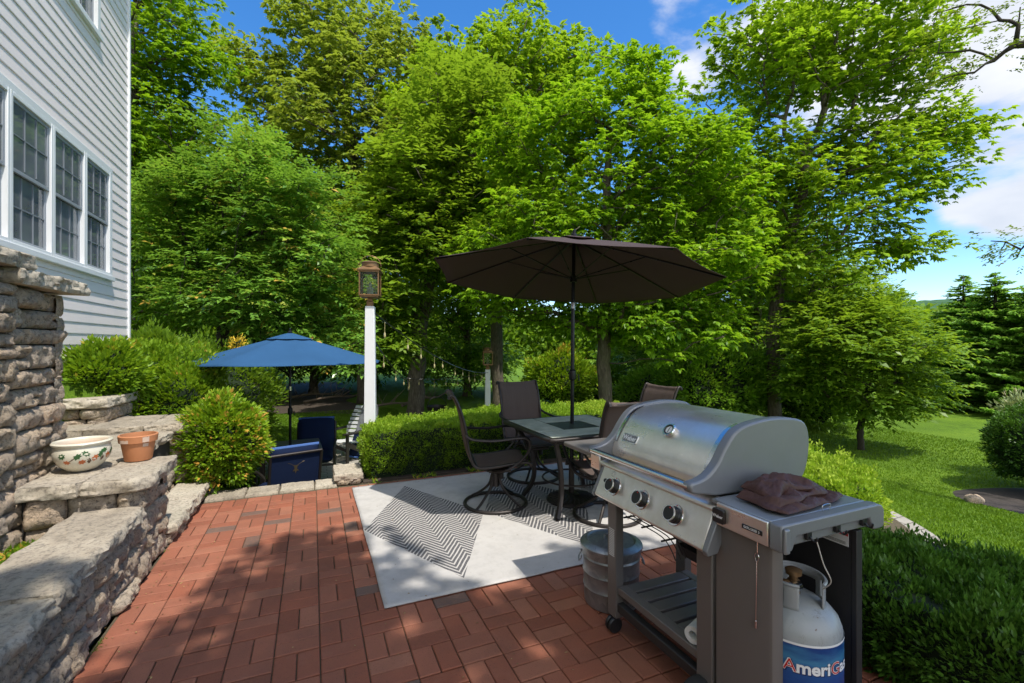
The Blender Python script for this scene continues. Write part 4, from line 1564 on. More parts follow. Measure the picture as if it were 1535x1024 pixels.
def umbrella(name, label, foot, zfoot, c, n, r, rise, rot, mat, sides, joint, hub_t, off, strut=True):
    U = thing(name, label, 'umbrella', off)
    mb = MB(off)
    pt, nn, per = canopy_mesh(mb, c, n, r, rise, rot, sides, r0=.10)
    o = mb.build('canopy', mat, U, smooth=True, angle=.5)
    m = o.modifiers.new('s', 'SOLIDIFY'); m.thickness = .003; m.offset = 0
    # vent cap
    mb = MB(off)
    canopy_mesh(mb, Vector(c) + nn * (rise * .80 + .012), n, r * .235, rise * .235, rot, sides, rings=4, sag=.01, r0=.05)
    o2 = mb.build('vent', mat, o, smooth=True, angle=.5)
    m = o2.modifiers.new('s', 'SOLIDIFY'); m.thickness = .003; m.offset = 0
    peak = Vector(c) + nn * (rise + .02)
    foot = Vector(foot)
    joint = Vector(joint)
    mb = MB(off)
    mb.tube([(foot.x, foot.y, zfoot), foot.lerp(joint, .5), joint], .0185, 14)
    mb.tube([joint, peak - nn * .01], .0175, 14)
    mb.build('pole', M['blackm'], U, smooth=True)
    mb = MB(off)
    d = (peak - joint).normalized()
    mb.tube([joint - d * .05, joint + d * .01], .0225, 14)
    mb.build('tilt_collar', M['chrome'], U, smooth=True)
    mb = MB(off)
    mb.tube([peak, peak + nn * .02, peak + nn * .035, peak + nn * .06, peak + nn * .075], [.03, .032, .014, .018, .004], 12)
    mb.build('finial', M['blackm'], U, smooth=True)
    hub = joint.lerp(peak, hub_t)
    mb = MB(off)
    mb.tube([hub - d * .03, hub + d * .03], .034, 16)
    mb.build('hub', M['blackm'], U, smooth=True)
    mb = MB(off)
    mb.tube([peak - nn * .07, peak - nn * .035], .034, 16)
    mb.build('crown_hub', M['blackm'], U, smooth=True)
    for k in range(sides):
        mb = MB(off)
        pts = [pt(k * per, t) - nn * .012 for t in (.03, .25, .5, .75, .985)]
        mb.tube(pts, .0085, 6)
        ro = mb.build('rib', M['blackm'], U, smooth=True)
        mb = MB(off)
        mb.tube([hub, pts[2]], .006, 6)
        mb.build('strut', M['blackm'], ro, smooth=True)
    # crank
    mb = MB(off)
    cc = foot.lerp(joint, .58); cc.z = max(cc.z, zfoot + 1.15)
    mb.lathe([(.02, -.055), (.032, -.04), (.034, .0), (.032, .04), (.02, .055)], cc, n=14)
    mb.tube([cc + V(.02, -.01, 0), cc + V(.055, -.02, 0), cc + V(.06, -.022, -.06)], .006, 6)
    mb.build('crank', M['blackm'], U, smooth=True)
    return U


def umbrellas():
    c = (2.307, 3.868, 2.116)
    umbrella('patio_umbrella', 'large dark brown parasol tilted over the tiled patio table', (2.262, 3.80, 0), .05, c, (.081, .04, 1), 1.37, .41, 3.157, M['brolly'], 8, (2.288, 3.815, 1.88), .36, (2.26, 3.80, .05))
    b = thing('umbrella_base', 'round black cast iron base holding the brown parasol pole', 'umbrella base', (2.262, 3.80, .009))
    mb = MB()
    mb.lathe([(.235, 0), (.238, .012), (.225, .028), (.20, .040), (.12, .058), (.06, .066), (.045, .075)], n=48)
    for k in range(28):
        a = k * 2 * PI / 28
        mb.tube([(.215 * math.cos(a), .215 * math.sin(a), .036), (.15 * math.cos(a + .12), .15 * math.sin(a + .12), .053), (.07 * math.cos(a + .05), .07 * math.sin(a + .05), .066)], .006, 5)
    mb.build('plate', M['iron'], b, smooth=True)
    mb = MB()
    mb.lathe([(.027, .06), (.027, .36), (.022, .362)], n=18)
    mb.tube([(.025, 0, .30), (.06, 0, .30)], .006, 6); mb.box((.07, 0, .30), (.02, .03, .03))
    mb.build('socket', M['iron'], b, smooth=True)
    # blue one on the lower patio
    f = spot(435, 665, 6.85)
    f.z = YARD + .04
    umbrella('patio_umbrella', 'open blue parasol over the navy cushioned chairs on the lower patio', (f.x, f.y, 0), YARD + .07, (f.x, f.y, 1.215), (0, .01, 1), 1.38, .42, .25, M['bluebrolly'], 8, (f.x, f.y, .85), .22, (f.x, f.y, YARD + .07))
    return f


# ------------------------------------------------------------------ lamps and wires
def lantern_post(label, x, y, z0, z1, w0, w1, s=1.0, group='white lamp posts with brass lanterns'):
    L = thing('lamp_post', label, 'lamp post', (x, y, z0), YAW * -.6, group)
    H = z1 - z0
    mb = MB()
    a, b = w0 / 2, w1 / 2
    vs = [(-a, -a, 0), (a, -a, 0), (a, a, 0), (-a, a, 0), (-b, -b, H), (b, -b, H), (b, b, H), (-b, b, H)]
    mb.add(vs, [(0, 1, 5, 4), (1, 2, 6, 5), (2, 3, 7, 6), (3, 0, 4, 7), (0, 3, 2, 1), (4, 5, 6, 7)])
    mb.build('post', M['whitep'], L, bevel=.006)
    mb = MB()
    mb.lathe([(b * .95, H), (b * 1.05, H + .05 * s), (b * .8, H + .06 * s), (b * .75, H + .085 * s), (.138 * s, H + .095 * s), (.138 * s, H + .11 * s)], n=4, M=Matrix.Rotation(PI / 4, 4, 'Z'))
    ln = mb.build('lantern', M['brass'], L, bevel=.002)
    z = H + .11 * s
    g = .098 * s
    mb = MB()
    for sx in (-1, 1):
        for sy in (-1, 1):
            mb.span((sx * g - .007 * s, sy * g - .007 * s, z), (sx * g + .007 * s, sy * g + .007 * s, z + .27 * s))
    for zz in (z + .001, z + .255 * s):
        for q in (-1, 1):
            mb.span((-g, q * g - .009 * s, zz), (g, q * g + .009 * s, zz + .014 * s)); mb.span((q * g - .0085 * s, -g, zz + .001), (q * g + .0085 * s, g, zz + .013 * s))
    mb.build('cage', M['brass'], ln)
    mb = MB()
    for q in (-1, 1):
        mb.span((-g + .008 * s, q * g - .001, z + .016 * s), (g - .008 * s, q * g + .001, z + .254 * s)); mb.span((q * g - .001, -g + .008 * s, z + .016 * s), (q * g + .001, g - .008 * s, z + .254 * s))
    mb.build('glass', M['lglass'], ln)
    mb = MB()
    mb.lathe([(.034 * s, 0), (.034 * s, .085 * s), (.012 * s, .088 * s), (.018 * s, .11 * s), (.001, .15 * s)], (0, 0, z + .014 * s), n=16)
    mb.build('candle_bulb', M['candle'], ln, smooth=True)
    mb = MB()
    zt = z + .27 * s
    R = Matrix.Rotation(PI / 4, 4, 'Z')
    mb.lathe([(.168 * s, zt), (.170 * s, zt + .012 * s), (.110 * s, zt + .045 * s), (.075 * s, zt + .065 * s)], n=4, M=R)
    mb.lathe([(.092 * s, zt + .045 * s), (.092 * s, zt + .09 * s), (.102 * s, zt + .092 * s), (.075 * s, zt + .108 * s), (.006, zt + .118 * s)], n=18)
    mb.tube([(.115 * s * math.cos(a), 0, zt + .06 * s + .115 * s * math.sin(a)) for a in np.linspace(0, PI, 13)], .004 * s, 6)
    mb.build('cap', M['brass'], ln, smooth=True)
    return L


def string_light(label, a, b, sag, nb, seed, group='strings of garden lights between posts and tree'):
    rng = random.Random(seed)
    a, b = Vector(a), Vector(b)
    S = thing('string_lights', label, 'string lights', tuple(a), 0, group)
    def P(t):
        p = a.lerp(b, t); p.z -= sag * 4 * t * (1 - t)
        return p - a
    mb = MB()
    mb.tube([P(i / 24) for i in range(25)], .0085, 5)
    mb.build('wire', M['black'], S)
    for k in range(nb):
        t = (k + .6) / nb + rng.uniform(-.02, .02)
        if t > .97: continue
        p = P(t)
        h = rng.uniform(.07, .16)
        mb = MB()
        mb.tube([p, p - V(0, 0, h)], .003, 4)
        mb.lathe([(.006, h * -1), (.012, -h - .02), (.016, -h - .05), (.008, -h - .075), (.002, -h - .08)], p, n=8)
        mb.build('bulb', M['bulb'], S, smooth=True)


def lamps():
    p = spot(555, 460, 5.65)
    z1 = p.z + .005
    lantern_post('tall white lamp post with brass lantern behind the left end of the clipped hedge', p.x, p.y, YARD, z1, .155, .108, 1.12)
    q = spot(731, 554, 12.5)
    lantern_post('farther white lamp post with brass lantern, between tree trunks beyond the hedge', q.x, q.y, YARD - .02, q.z, .15, .13, 1.22)
    tr = spot(612, 520, 12.6)
    string_light('wire of hanging bulbs sagging from the near white lamp post to the far one', (p.x + .06, p.y, p.z - .08), (q.x, q.y - .05, q.z - .08), .22, 11, 1)
    string_light('wire of bulbs low between the tree trunk and the far lamp post', spot(600, 566, 11.9), (q.x - .05, q.y, q.z - .1), .10, 7, 2)
    string_light('short wire of bulbs from the near lamp post down to the tree trunk', (p.x + .05, p.y + .04, p.z - .40), spot(616, 572, 12.5), .12, 4, 3)


# ------------------------------------------------------------------ small vessels
def pots():
    b = thing('bowl_planter', 'wide cream bowl painted with green leaves and orange flowers, on the stone ledge', 'planter', (-1.40, 3.93, .668), .5)
    b.scale = (.80, .80, 1.15)
    prof = [(.085, 0), (.095, .003), (.14, .03), (.178, .072), (.187, .105), (.178, .135), (.172, .143), (.19, .150), (.194, .160), (.186, .168), (.176, .168), (.165, .155), (.168, .13), (.172, .10), (.15, .05), (.10, .02)]
    mb = MB(); mb.lathe(prof, n=48); mb.build('bowl', M['glaze'], b, smooth=True, angle=.9)
    mb = MB(); mb.lathe([(.166, .118), (.08, .122), (.01, .124)], n=40, capb=False); mb.build('inner_lining', M['terra'], b, smooth=True)
    def R(z):
        pts = prof[:6]
        for (r0, z0), (r1, z1) in zip(pts, pts[1:]):
            if z0 <= z <= z1: return r0 + (r1 - r0) * (z - z0) / (z1 - z0)
        return .178
    def motif(a, z, w, h, rot, n=7):
        poly = []
        for i in range(n * 2):
            t = i / (n * 2) * 2 * PI
            k = 1 if i % 2 else .62
            x = math.cos(t) * w * k; y = math.sin(t) * h * k
            poly.append((x * math.cos(rot) - y * math.sin(rot), x * math.sin(rot) + y * math.cos(rot)))
        return [V((R(z + y) + .0012) * math.cos(a + x / .18), (R(z + y) + .0012) * math.sin(a + x / .18), z + y) for x, y in poly]
    for nm, mt, items in (('painted_leaf', 'pgreen', [(-1.9, .095, .032, .018, .4), (-1.62, .108, .03, .016, -.4), (-.95, .112, .034, .015, .2), (-1.1, .095, .026, .02, .9), (-2.45, .10, .03, .018, .1), (-.5, .10, .03, .018, .5), (.2, .1, .03, .018, .3), (1, .1, .03, .02, .5), (2, .1, .03, .02, .5)]),
                          ('painted_flower', 'porange', [(-1.75, .062, .030, .016, .1), (-1.3, .078, .026, .020, .6), (-.72, .08, .028, .02, -.3), (-2.3, .065, .03, .014, 0), (.5, .07, .03, .02, 0), (1.6, .07, .03, .02, 0)]),
                          ('painted_stem', 'pbrown', [(-1.5, .065, .016, .020, .3), (-1.0, .070, .018, .016, .9), (-2.1, .078, .03, .004, .5)])):
        for it in items:
            mb = MB()
            vs = motif(*it)
            mb.add(vs, [tuple(range(len(vs)))])
            mb.build(nm, M[mt], b)
    t = thing('flower_pot', 'empty terracotta pot with faded white marks, on the stone ledge beside the painted bowl', 'flower pot', (-1.150, 4.10, .668))
    t.scale = (1.0, 1.0, 1.22)
    mb = MB()
    mb.lathe([(.077, 0), (.080, .004), (.100, .105), (.111, .108), (.116, .145), (.112, .149), (.104, .149), (.096, .10), (.08, .03)], n=44)
    mb.build('pot', M['terra'], t, smooth=True, angle=.6)
    mb = MB()
    mb.lathe([(.098, .118), (.05, .12), (.005, .121)], n=30, capb=False)
    mb.build('soil', M['soil'], t)
    rng = random.Random(2)
    for a0, a1, z0, z1 in ((-2.35, -1.8, .110, .128), (-1.1, -.75, .112, .142), (-1.05, -.7, .085, .104)):
        mb = MB()
        def fn(u, v):
            a = a0 + (a1 - a0) * u; z = z0 + (z1 - z0) * v + .003 * mn.noise(V(u * 5, v * 3, z0 * 90))
            r = (.1125 + (z - .108) * .11 if z > .107 else .0805 + (z - .004) * .194) + .0016
            return V(r * math.cos(a), r * math.sin(a), z)
        mb.grid(12, 4, fn)
        mb.build('white_mark', M['limescale'], t, smooth=True)


def trash_can():
    t = thing('metal_bin', 'small galvanised metal bin on the bricks by the left leg of the grill', 'bin', (1.60, 2.24, .002))
    mb = MB()
    prof = [(.148, 0), (.152, .004), (.155, .04)]
    for k in range(3):
        z = .10 + k * .085
        prof += [(.156 + k * .003, z - .01), (.161 + k * .003, z), (.157 + k * .003, z + .01)]
    prof += [(.168, .318), (.174, .324), (.171, .331)]
    n = 96
    vs = []
    for r, z in prof:
        for k in range(n):
            a = 2 * PI * k / n
            rr = r - (.003 if (k % 4 < 2 and .05 < z < .09) else 0)
            vs.append((rr * math.cos(a), rr * math.sin(a), z))
    fs = [(i * n + k, i * n + (k + 1) % n, (i + 1) * n + (k + 1) % n, (i + 1) * n + k) for i in range(len(prof) - 1) for k in range(n)]
    fs += [tuple(reversed(range(n)))]
    mb.add(vs, fs); mb.build('body', M['galv'], t, smooth=True, angle=.5)
    mb = MB()
    mb.lathe([(.178, .322), (.179, .338), (.172, .345), (.14, .358), (.13, .352), (.06, .366), (.005, .370)], n=48)
    mb.build('lid', M['galv'], t, smooth=True, angle=.5)
    mb = MB(); mb.tube(smooth_path([(-.045, 0, .366), (-.04, 0, .39), (.04, 0, .39), (.045, 0, .366)], 4), .005, 6); mb.build('lid_handle', M['galv'], t, smooth=True)
    for a in (2.6, -.55):
        mb = MB()
        c, s = math.cos(a), math.sin(a)
        pts = [(c * .168 - s * x, s * .168 + c * x, z) for x, z in ((-.04, .27), (-.04, .255), (-.03, .235), (.03, .235), (.04, .255), (.04, .27))]
        pts = [(p[0] + c * (.018 if .23 < p[2] < .25 else .004), p[1] + s * (.018 if .23 < p[2] < .25 else .004), p[2]) for p in pts]
        mb.tube(smooth_path(pts, 3), .004, 6); mb.build('side_handle', M['galv'], t, smooth=True)


# ------------------------------------------------------------------ the grill
def grill():
    off = (1.68, 1.65, 0)
    g = thing('gas_grill', 'stainless steel gas grill cart with closed lid and three front knobs', 'grill', off)
    NE, FE = 1.33, 2.04     # near and far end of the fire box
    # --- lid
    mid = smooth_path([(1.432, 0, .925), (1.438, 0, .965), (1.462, 0, 1.02), (1.505, 0, 1.085), (1.56, 0, 1.138), (1.63, 0, 1.163), (1.76, 0, 1.176), (1.88, 0, 1.168), (1.945, 0, 1.14), (1.968, 0, 1.07), (1.955, 0, .96)], 4)
    mb = MB(off)
    pr = [(p.x, p.z) for p in mid] + [(1.94, .93), (1.45, .915)]
    mb.prism(pr, NE + .045, FE - .045)
    lid = mb.build('lid', M['steel'], g, smooth=True, angle=.5)
    endp = [(1.318, 0, .966), (1.315, 0, .94), (1.335, 0, .925), (1.40, 0, .915), (1.46, 0, .905), (1.70, 0, .898), (1.90, 0, .902), (1.955, 0, .93), (1.985, 0, 1.0), (1.992, 0, 1.09), (1.965, 0, 1.155), (1.89, 0, 1.18), (1.76, 0, 1.188), (1.63, 0, 1.174), (1.553, 0, 1.147), (1.497, 0, 1.09), (1.455, 0, 1.03), (1.405, 0, .988), (1.355, 0, .972)]
    ep = [(p.x, p.z) for p in smooth_path(endp, 3, closed=True)]
    for a, b in ((NE, NE + .047), (FE - .047, FE)):
        mb = MB(off)
        mb.prism(ep, a, b)
        e = mb.build('lid_end', M['cast'], lid, bevel=.012, seg=3)
        mb = MB(off)   # bright rivets strip
        yy = b - .003 if a == NE else a + .003
        s = 1 if a == NE else -1
        strip = [p for p in mid if p.z > .99 and p.x < 1.63]
        vs = []
        for p in strip:
            vs += [(p.x - .0035, yy, p.z + .0035), (p.x - .0035, yy + s * .022, p.z + .0035)]
        mb.add(vs, [(2 * i, 2 * i + 1, 2 * i + 3, 2 * i + 2) for i in range(len(strip) - 1)])
        mb.build('trim_strip', M['chrome'], e, smooth=True)
    mb = MB(off)
    mb.tube([(1.325, NE + .02, .950), (1.325, FE - .02, .950)], .0135, 18)
    mb.build('handle', M['chrome'], lid, smooth=True)
    # thermometer and badge sit on the front slope
    def on_lid(z):
        for p, q in zip(mid, mid[1:]):
            if p.z <= z <= q.z:
                t = (z - p.z) / (q.z - p.z)
                d = (q - p).normalized()
                return p.lerp(q, t), V(-d.z, 0, d.x)
    p, n = on_lid(1.095)
    R = n.to_track_quat('Z', 'Y').to_matrix().to_4x4()
    mb = MB(off)
    mb.lathe([(.030, -.004), (.034, .0), (.034, .014), (.031, .019), (.026, .019), (.026, .014)], (p.x, 1.655, p.z), n=36, M=R, capt=False)
    th = mb.build('thermometer', M['chrome'], lid, smooth=True, angle=.5)
    mb = MB(off); mb.lathe([(.0265, .0145), (.001, .0146)], (p.x, 1.655, p.z), n=30, M=R); mb.build('dial', M['paper'], th)
    mb = MB(off); mb.lathe([(.0265, .0150), (.018, .0150)], (p.x, 1.655, p.z), n=30, M=R, capb=False, capt=False)
    mb.box((0, 0, 0), (.003, .03, .0008), M=Matrix.Translation(V(p.x, 1.655, p.z) + n * .0155) @ R); mb.build('dial_ring', M['black'], th)
    p, n = on_lid(1.022)
    e2 = V(0, -1, 0); e1 = e2.cross(n) * -1
    upv = n.cross(e2)
    if upv.z < 0: upv = -upv
    def plate(mb, c, w, h, d, r=.008):
        pts = []
        for sx, sy, a0 in ((1, 1, 0), (-1, 1, PI / 2), (-1, -1, PI), (1, -1, 3 * PI / 2)):
            for k in range(5):
                a = a0 + k * PI / 8
                pts.append((sx * (w / 2 - r) + r * math.cos(a), sy * (h / 2 - r) + r * math.sin(a)))
        m = len(pts)
        vs = [c + e2 * x + upv * y - n * .003 for x, y in pts] + [c + e2 * x + upv * y + n * d for x, y in pts]
        mb.add(vs, [(i, (i + 1) % m, m + (i + 1) % m, m + i) for i in range(m)] + [tuple(range(m, 2 * m)), tuple(reversed(range(m)))])
    c = V(p.x, 1.885, p.z)
    mb = MB(off); plate(mb, c, .112, .046, .004); bd = mb.build('badge', M['chrome'], lid, bevel=.001)
    mb = MB(off); plate(mb, c + n * .002, .102, .037, .003, .006); mb.build('badge_field', M['cast'], bd)
    put_text('Weber', .034, 'lettering', M['white'], bd, off, lambda x, y, d: c + e2 * x + upv * y + n * .0064, bold=.001)
    # --- fire box
    mb = MB(off)
    mb.prism([(1.50, .70), (1.90, .70), (1.945, .80), (1.945, .905), (1.46, .905), (1.46, .86), (1.50, .80)], NE + .02, FE - .02)
    mb.build('fire_box', M['cartdark'], g, bevel=.006)
    # --- rolled ledge and control panel
    mb = MB(off)
    mb.prism([(1.405, .862), (1.410, .874), (1.424, .882), (1.475, .897), (1.475, .885), (1.425, .845)], NE - .035, FE + .03)
    mb.build('front_ledge', M['steel'], g, bevel=.003)
    T, B = V(1.425, 0, .858), V(1.358, 0, .712)
    mb = MB(off)
    mb.prism([(T.x, T.z), (B.x, B.z), (B.x + .012, B.z - .012), (B.x + .06, B.z - .006), (1.49, .72), (1.49, .85)], NE - .01, FE + .01)
    cp = mb.build('control_panel', M['steel'], g, bevel=.006, seg=3)
    mb = MB(off)
    mb.prism([(T.x + .002, T.z + .002), (B.x - .003, B.z + .004), (B.x + .004, B.z - .016), (B.x + .055, B.z - .012), (1.47, .80), (1.47, .862)], NE - .036, NE - .011)
    mb.build('panel_end', M['cast'], cp, bevel=.004)
    mb = MB(off)
    mb.prism([(T.x + .002, T.z + .002), (B.x - .003, B.z + .004), (B.x + .004, B.z - .016), (B.x + .055, B.z - .012), (1.47, .80), (1.47, .862)], FE + .011, FE + .030)
    mb.build('panel_end', M['cast'], cp, bevel=.004)
    dn = (B - T).normalized()
    nn = V(dn.z, 0, -dn.x)
    if nn.x > 0: nn = -nn
    Rk = nn.to_track_quat('Z', 'Y').to_matrix().to_4x4()
    cen = T.lerp(B, .52)
    for y in (1.915, 1.705, 1.495):
        c0 = V(cen.x, y, cen.z)
        mb = MB(off)
        mb.lathe([(.043, 0), (.045, .002), (.043, .006)], c0, n=36, M=Rk)
        k = mb.build('knob', M['chrome'], cp, smooth=True)
        mb = MB(off)
        prof = [(.034, .004), (.035, .011), (.0315, .015), (.031, .036)]
        mb.lathe(prof, c0, n=36, M=Rk)
        mb.build('grip', M['black'], k, smooth=True, angle=.5)
        mb = MB(off)
        mb.lathe([(.0316, .034), (.0316, .0405), (.0285, .0405), (.0285, .034)], c0, n=36, M=Rk, capb=False, capt=False)
        mb.build('chrome_ring', M['chrome'], k, smooth=True)
        mb = MB(off)
        mb.lathe([(.0285, .030), (.0280, .0385), (.001, .0385)], c0, n=30, M=Rk)
        mb.build('face', M['black'], k, smooth=True)
        mb = MB(off)
        up2 = -dn
        mb.box((0, 0, 0), (.004, .004, .002), M=Matrix.Translation(c0 + up2 * .0395 + nn * .0065) @ Rk)
        mb.box((0, 0, 0), (.006, .006, .0012), M=Matrix.Translation(c0 + up2 * .022 + nn * .0392) @ Rk)
        mb.build('red_mark', M['red'], k)
    mb = MB(off)
    c0 = V(cen.x, 1.985, cen.z + .010) - dn * .0
    mb.lathe([(.010, 0), (.011, .006), (.009, .012)], c0, n=20, M=Rk); mb.build('igniter', M['black'], cp, smooth=True)
    # small sunburst mark at the far top of the panel
    mb = MB(off)
    c1 = T.lerp(B, .18) + V(0, 1.955, 0)
    for k in range(8):
        a = k * PI / 4
        q = c1 + V(0, 1, 0) * (math.cos(a) * .012) + dn * (math.sin(a) * .012) + nn * .0012
        mb.box((0, 0, 0), (.003, .003, .0008), M=Matrix.Translation(q) @ Rk)
    mb.build('printed_mark', M['black'], cp)
    # --- side shelves
    ztop = .902
    mb = MB(off)
    mb.span((1.415, 1.075, .884), (1.93, NE - .002, ztop))
    sh = mb.build('side_shelf', M['shelfgrey'], g, bevel=.004)
    sh['label'] = 'near side shelf'
    mb = MB(off)
    mb.span((1.402, 1.078, .815), (1.414, NE - .037, .899))
    mb.build('front_fascia', M['steel'], sh, bevel=.004)
    # moulded end cap with a recess and hooks
    mb = MB(off)
    prof = [(1.404, .812), (1.404, .894), (1.410, .903), (1.93, .903), (1.955, .895), (1.965, .875), (1.965, .825), (1.955, .812), (1.90, .812), (1.875, .858), (1.48, .858), (1.455, .812)]
    mb.prism(prof, 1.028, 1.075)
    mb.prism([(1.42, .82), (1.42, .90), (1.95, .90), (1.95, .82)], 1.045, 1.074)
    mb.prism([(1.404, .8121), (1.404, .8939), (1.43, .8939), (1.43, .8121)], 1.015, 1.027)
    mb.build('end_cap', M['cast'], sh, bevel=.007, seg=3)
    for x in (1.545, 1.70, 1.85):
        mb = MB(off)
        mb.box((x, 1.036, .848), (.024, .012, .028))
        mb.tube(smooth_path([(x, 1.03, .845), (x, 1.018, .835), (x, 1.008, .838), (x, 1.004, .852)], 3), .004, 6)
        mb.build('hook', M['black'], sh, bevel=.002)
    # badge on the fascia
    mb = MB(off)
    cy, cz = 1.272, .856
    mb.prism([(y, z) for y, z in [(cy + sx * (.026 - .008) + .008 * math.cos(a), cz + sz * (.026 - .008) + .008 * math.sin(a)) for sx, sz, a0 in ((1, 1, 0), (-1, 1, PI / 2), (-1, -1, PI), (1, -1, 3 * PI / 2)) for a in [a0 + k * PI / 8 for k in range(5)]]], 1.386, 1.403, axis='x')
    ib = mb.build('igniter_button', M['black'], sh, bevel=.002)
    put_text('Weber', .016, 'lettering', M['white'], ib, off, lambda x, y, d: V(1.3853, cy - x, cz + y), bold=.0006)
    mb = MB(off); mb.span((1.3995, 1.098, .845), (1.4025, 1.178, .861)); pl = mb.build('name_plate', M['black'], sh, bevel=.001)
    put_text('EXPLORER 3', .0115, 'lettering', M['white'], pl, off, lambda x, y, d: V(1.3990, 1.138 - x, .853 + y), bold=.0003)
    mb = MB(off)
    mb.span((1.405, FE + .031, .82), (1.417, FE + .115, .897))
    ff = MB(off)
    ff.span((1.418, FE + .012, .880), (1.93, FE + .125, .900))
    fo = ff.build('side_shelf', M['shelfgrey'], g, bevel=.004)
    mb.build('front_fascia', M['steel'], fo, bevel=.003)
    mb = MB(off); mb.span((1.412, FE + .127, .872), (1.94, FE + .43, .898)); mb.build('folding_leaf', M['cart'], fo, bevel=.008, seg=3)
    mb = MB(off)
    for x in (1.46, 1.88): mb.tube([(x, FE + .02, .70), (x, FE + .30, .871)], .008, 6)
    mb.build('bracket', M['cartdark'], fo)
    # --- cart
    legs = [(1.425, 1.475, FE - .085, FE - .015), (1.885, 1.935, FE - .085, FE - .015), (1.425, 1.475, NE + .005, NE + .085), (1.885, 1.935, NE + .02, NE + .085)]
    for i, (xa, xb, ya, yb) in enumerate(legs):
        mb = MB(off); mb.span((xa, ya, .085 if i < 2 else .06), (xb, yb, .712 if i % 2 == 0 else .72)); mb.build('leg', M['cart'], g, bevel=.005)
    # tall tank cabinet: front panel, rear panel, floor
    mb = MB(off)
    mb.prism([(1.430, NE - .012), (1.430, 1.10), (1.437, 1.087), (1.452, 1.08), (1.480, 1.08), (1.480, 1.088), (1.456, 1.09), (1.448, 1.094), (1.444, 1.104), (1.444, NE - .012)], .12, .812, axis='z')
    mb.build('front_panel', M['cart'], g, smooth=True, angle=.6)
    mb = MB(off)
    mb.span((1.45, NE - .008, .12), (1.90, NE + .004, .80))
    mb.build('divider', M['cartdark'], g)
    mb = MB(off)
    mb.span((1.832, 1.05, .12), (1.845, NE - .009, .812)); mb.span((1.829, 1.046, .12), (1.862, 1.064, .812))
    bp = mb.build('rear_panel', M['cartdark'], g, bevel=.002)
    mb = MB(off)
    mb.span((1.8295, 1.075, .742), (1.8315, 1.215, .792))
    st = mb.build('warning_sticker', M['paper'], bp)
    mb = MB(off)
    mb.span((1.8285, 1.076, .781), (1.8294, 1.214, .7915)); mb.build('red_stripe', M['red'], st)
    mb = MB(off)
    mb.span((1.8285, 1.15, .763), (1.8294, 1.172, .771))
    for k in range(3): mb.span((1.8285, 1.085, .748 + k * .004), (1.8294, 1.20, .7493 + k * .004))
    mb.build('small_print', M['black'], st)
    mb = MB(off); mb.span((1.447, 1.05, .158), (1.83, NE - .01, .177)); mb.build('tank_tray', M['cart'], g, bevel=.003)
    # slatted bottom shelf
    mb = MB(off)
    z0, z1 = .215, .250
    mb.span((1.436, NE + .086, z0), (1.49, FE - .086, z1)); mb.span((1.85, NE + .086, z0), (1.90, FE - .086, z1))
    y = NE + .086
    W = (FE - .086) - y
    n = 6
    sw = W / n
    for k in range(n):
        mb.span((1.4901, y + sw * k + (0 if k == 0 else .017), z0 + .001), (1.8499, y + sw * (k + 1) - (0 if k == n - 1 else .001), z1 - .0015))
    bs = mb.build('bottom_shelf', M['cart'], g, bevel=.003)
    mb = MB(off)
    mb.span((1.436, NE - .0, .12), (1.475, FE, .165)); mb.build('bottom_rail', M['cartdark'], g, bevel=.004)
    mb = MB(off)
    for z in (.42, .62): mb.span((1.90, NE + .086, z), (1.915, FE - .086, z + .03))
    mb.build('rear_rail', M['cart'], g, bevel=.003)
    # wheels
    def wheel(x, y, r, w):
        mb = MB(off)
        Rw = Matrix.Rotation(PI / 2, 4, 'X')
        mb.lathe([(r * .72, -w / 2), (r * .95, -w / 2), (r, -w * .3), (r, w * .3), (r * .95, w / 2), (r * .72, w / 2)], (x, y, r), n=40, M=Rw, capb=False, capt=False)
        wo = mb.build('wheel', M['rubber'], g, smooth=True, angle=.6)
        mb = MB(off)
        mb.lathe([(r * .72, -w / 2), (r * .72, w / 2), (r * .66, w / 2), (r * .66, -w / 2)], (x, y, r), n=40, M=Rw, capb=False, capt=False)
        for k in range(6):
            a = k * PI / 3
            mb.tube([(x, y - w * .2, r), (x + r * .68 * math.cos(a), y - w * .2, r + r * .68 * math.sin(a))], r * .085, 6)
        mb.lathe([(r * .2, -w * .65), (r * .2, w * .55)], (x, y, r), n=20, M=Rw)
        mb.build('rim', M['cast'], wo, smooth=True, angle=.6)
    wheel(1.40, NE + .05, .088, .05)
    wheel(1.96, NE + .05, .088, .05)
    for x in (1.45, 1.91):
        mb = MB(off)
        y = FE - .05
        for s in (-1, 1):
            mb.lathe([(.010, -.009), (.036, -.009), (.040, -.004), (.040, .004), (.036, .009), (.010, .009)], (x - .012, y + s * .014, .042), n=28, M=Matrix.Rotation(PI / 2, 4, 'X'))
        ca = mb.build('caster', M['black'], g, smooth=True, angle=.6)
        mb = MB(off)
        mb.span((x - .026, y - .0045, .035), (x + .010, y + .0045, .078)); mb.lathe([(.012, .075), (.012, .088)], (x, y, 0), n=12)
        mb.build('fork', M['cartdark'], ca)
    # hanging wire rack, drip pan
    mb = MB(off)
    for k in range(13):
        x = 1.50 + k * .030
        mb.tube(smooth_path([(x, FE - .07, .60), (x, FE - .20, .60), (x, FE - .34, .595), (x, FE - .40, .56), (x, FE - .43, .52)], 3), .0028, 5)
    for y, z in ((FE - .08, .597), (FE - .22, .597), (FE - .36, .585)):
        mb.tube([(1.48, y, z), (1.88, y, z)], .0045, 6)
    mb.build('wire_rack', M['iron'], g, smooth=True)
    mb = MB(off)
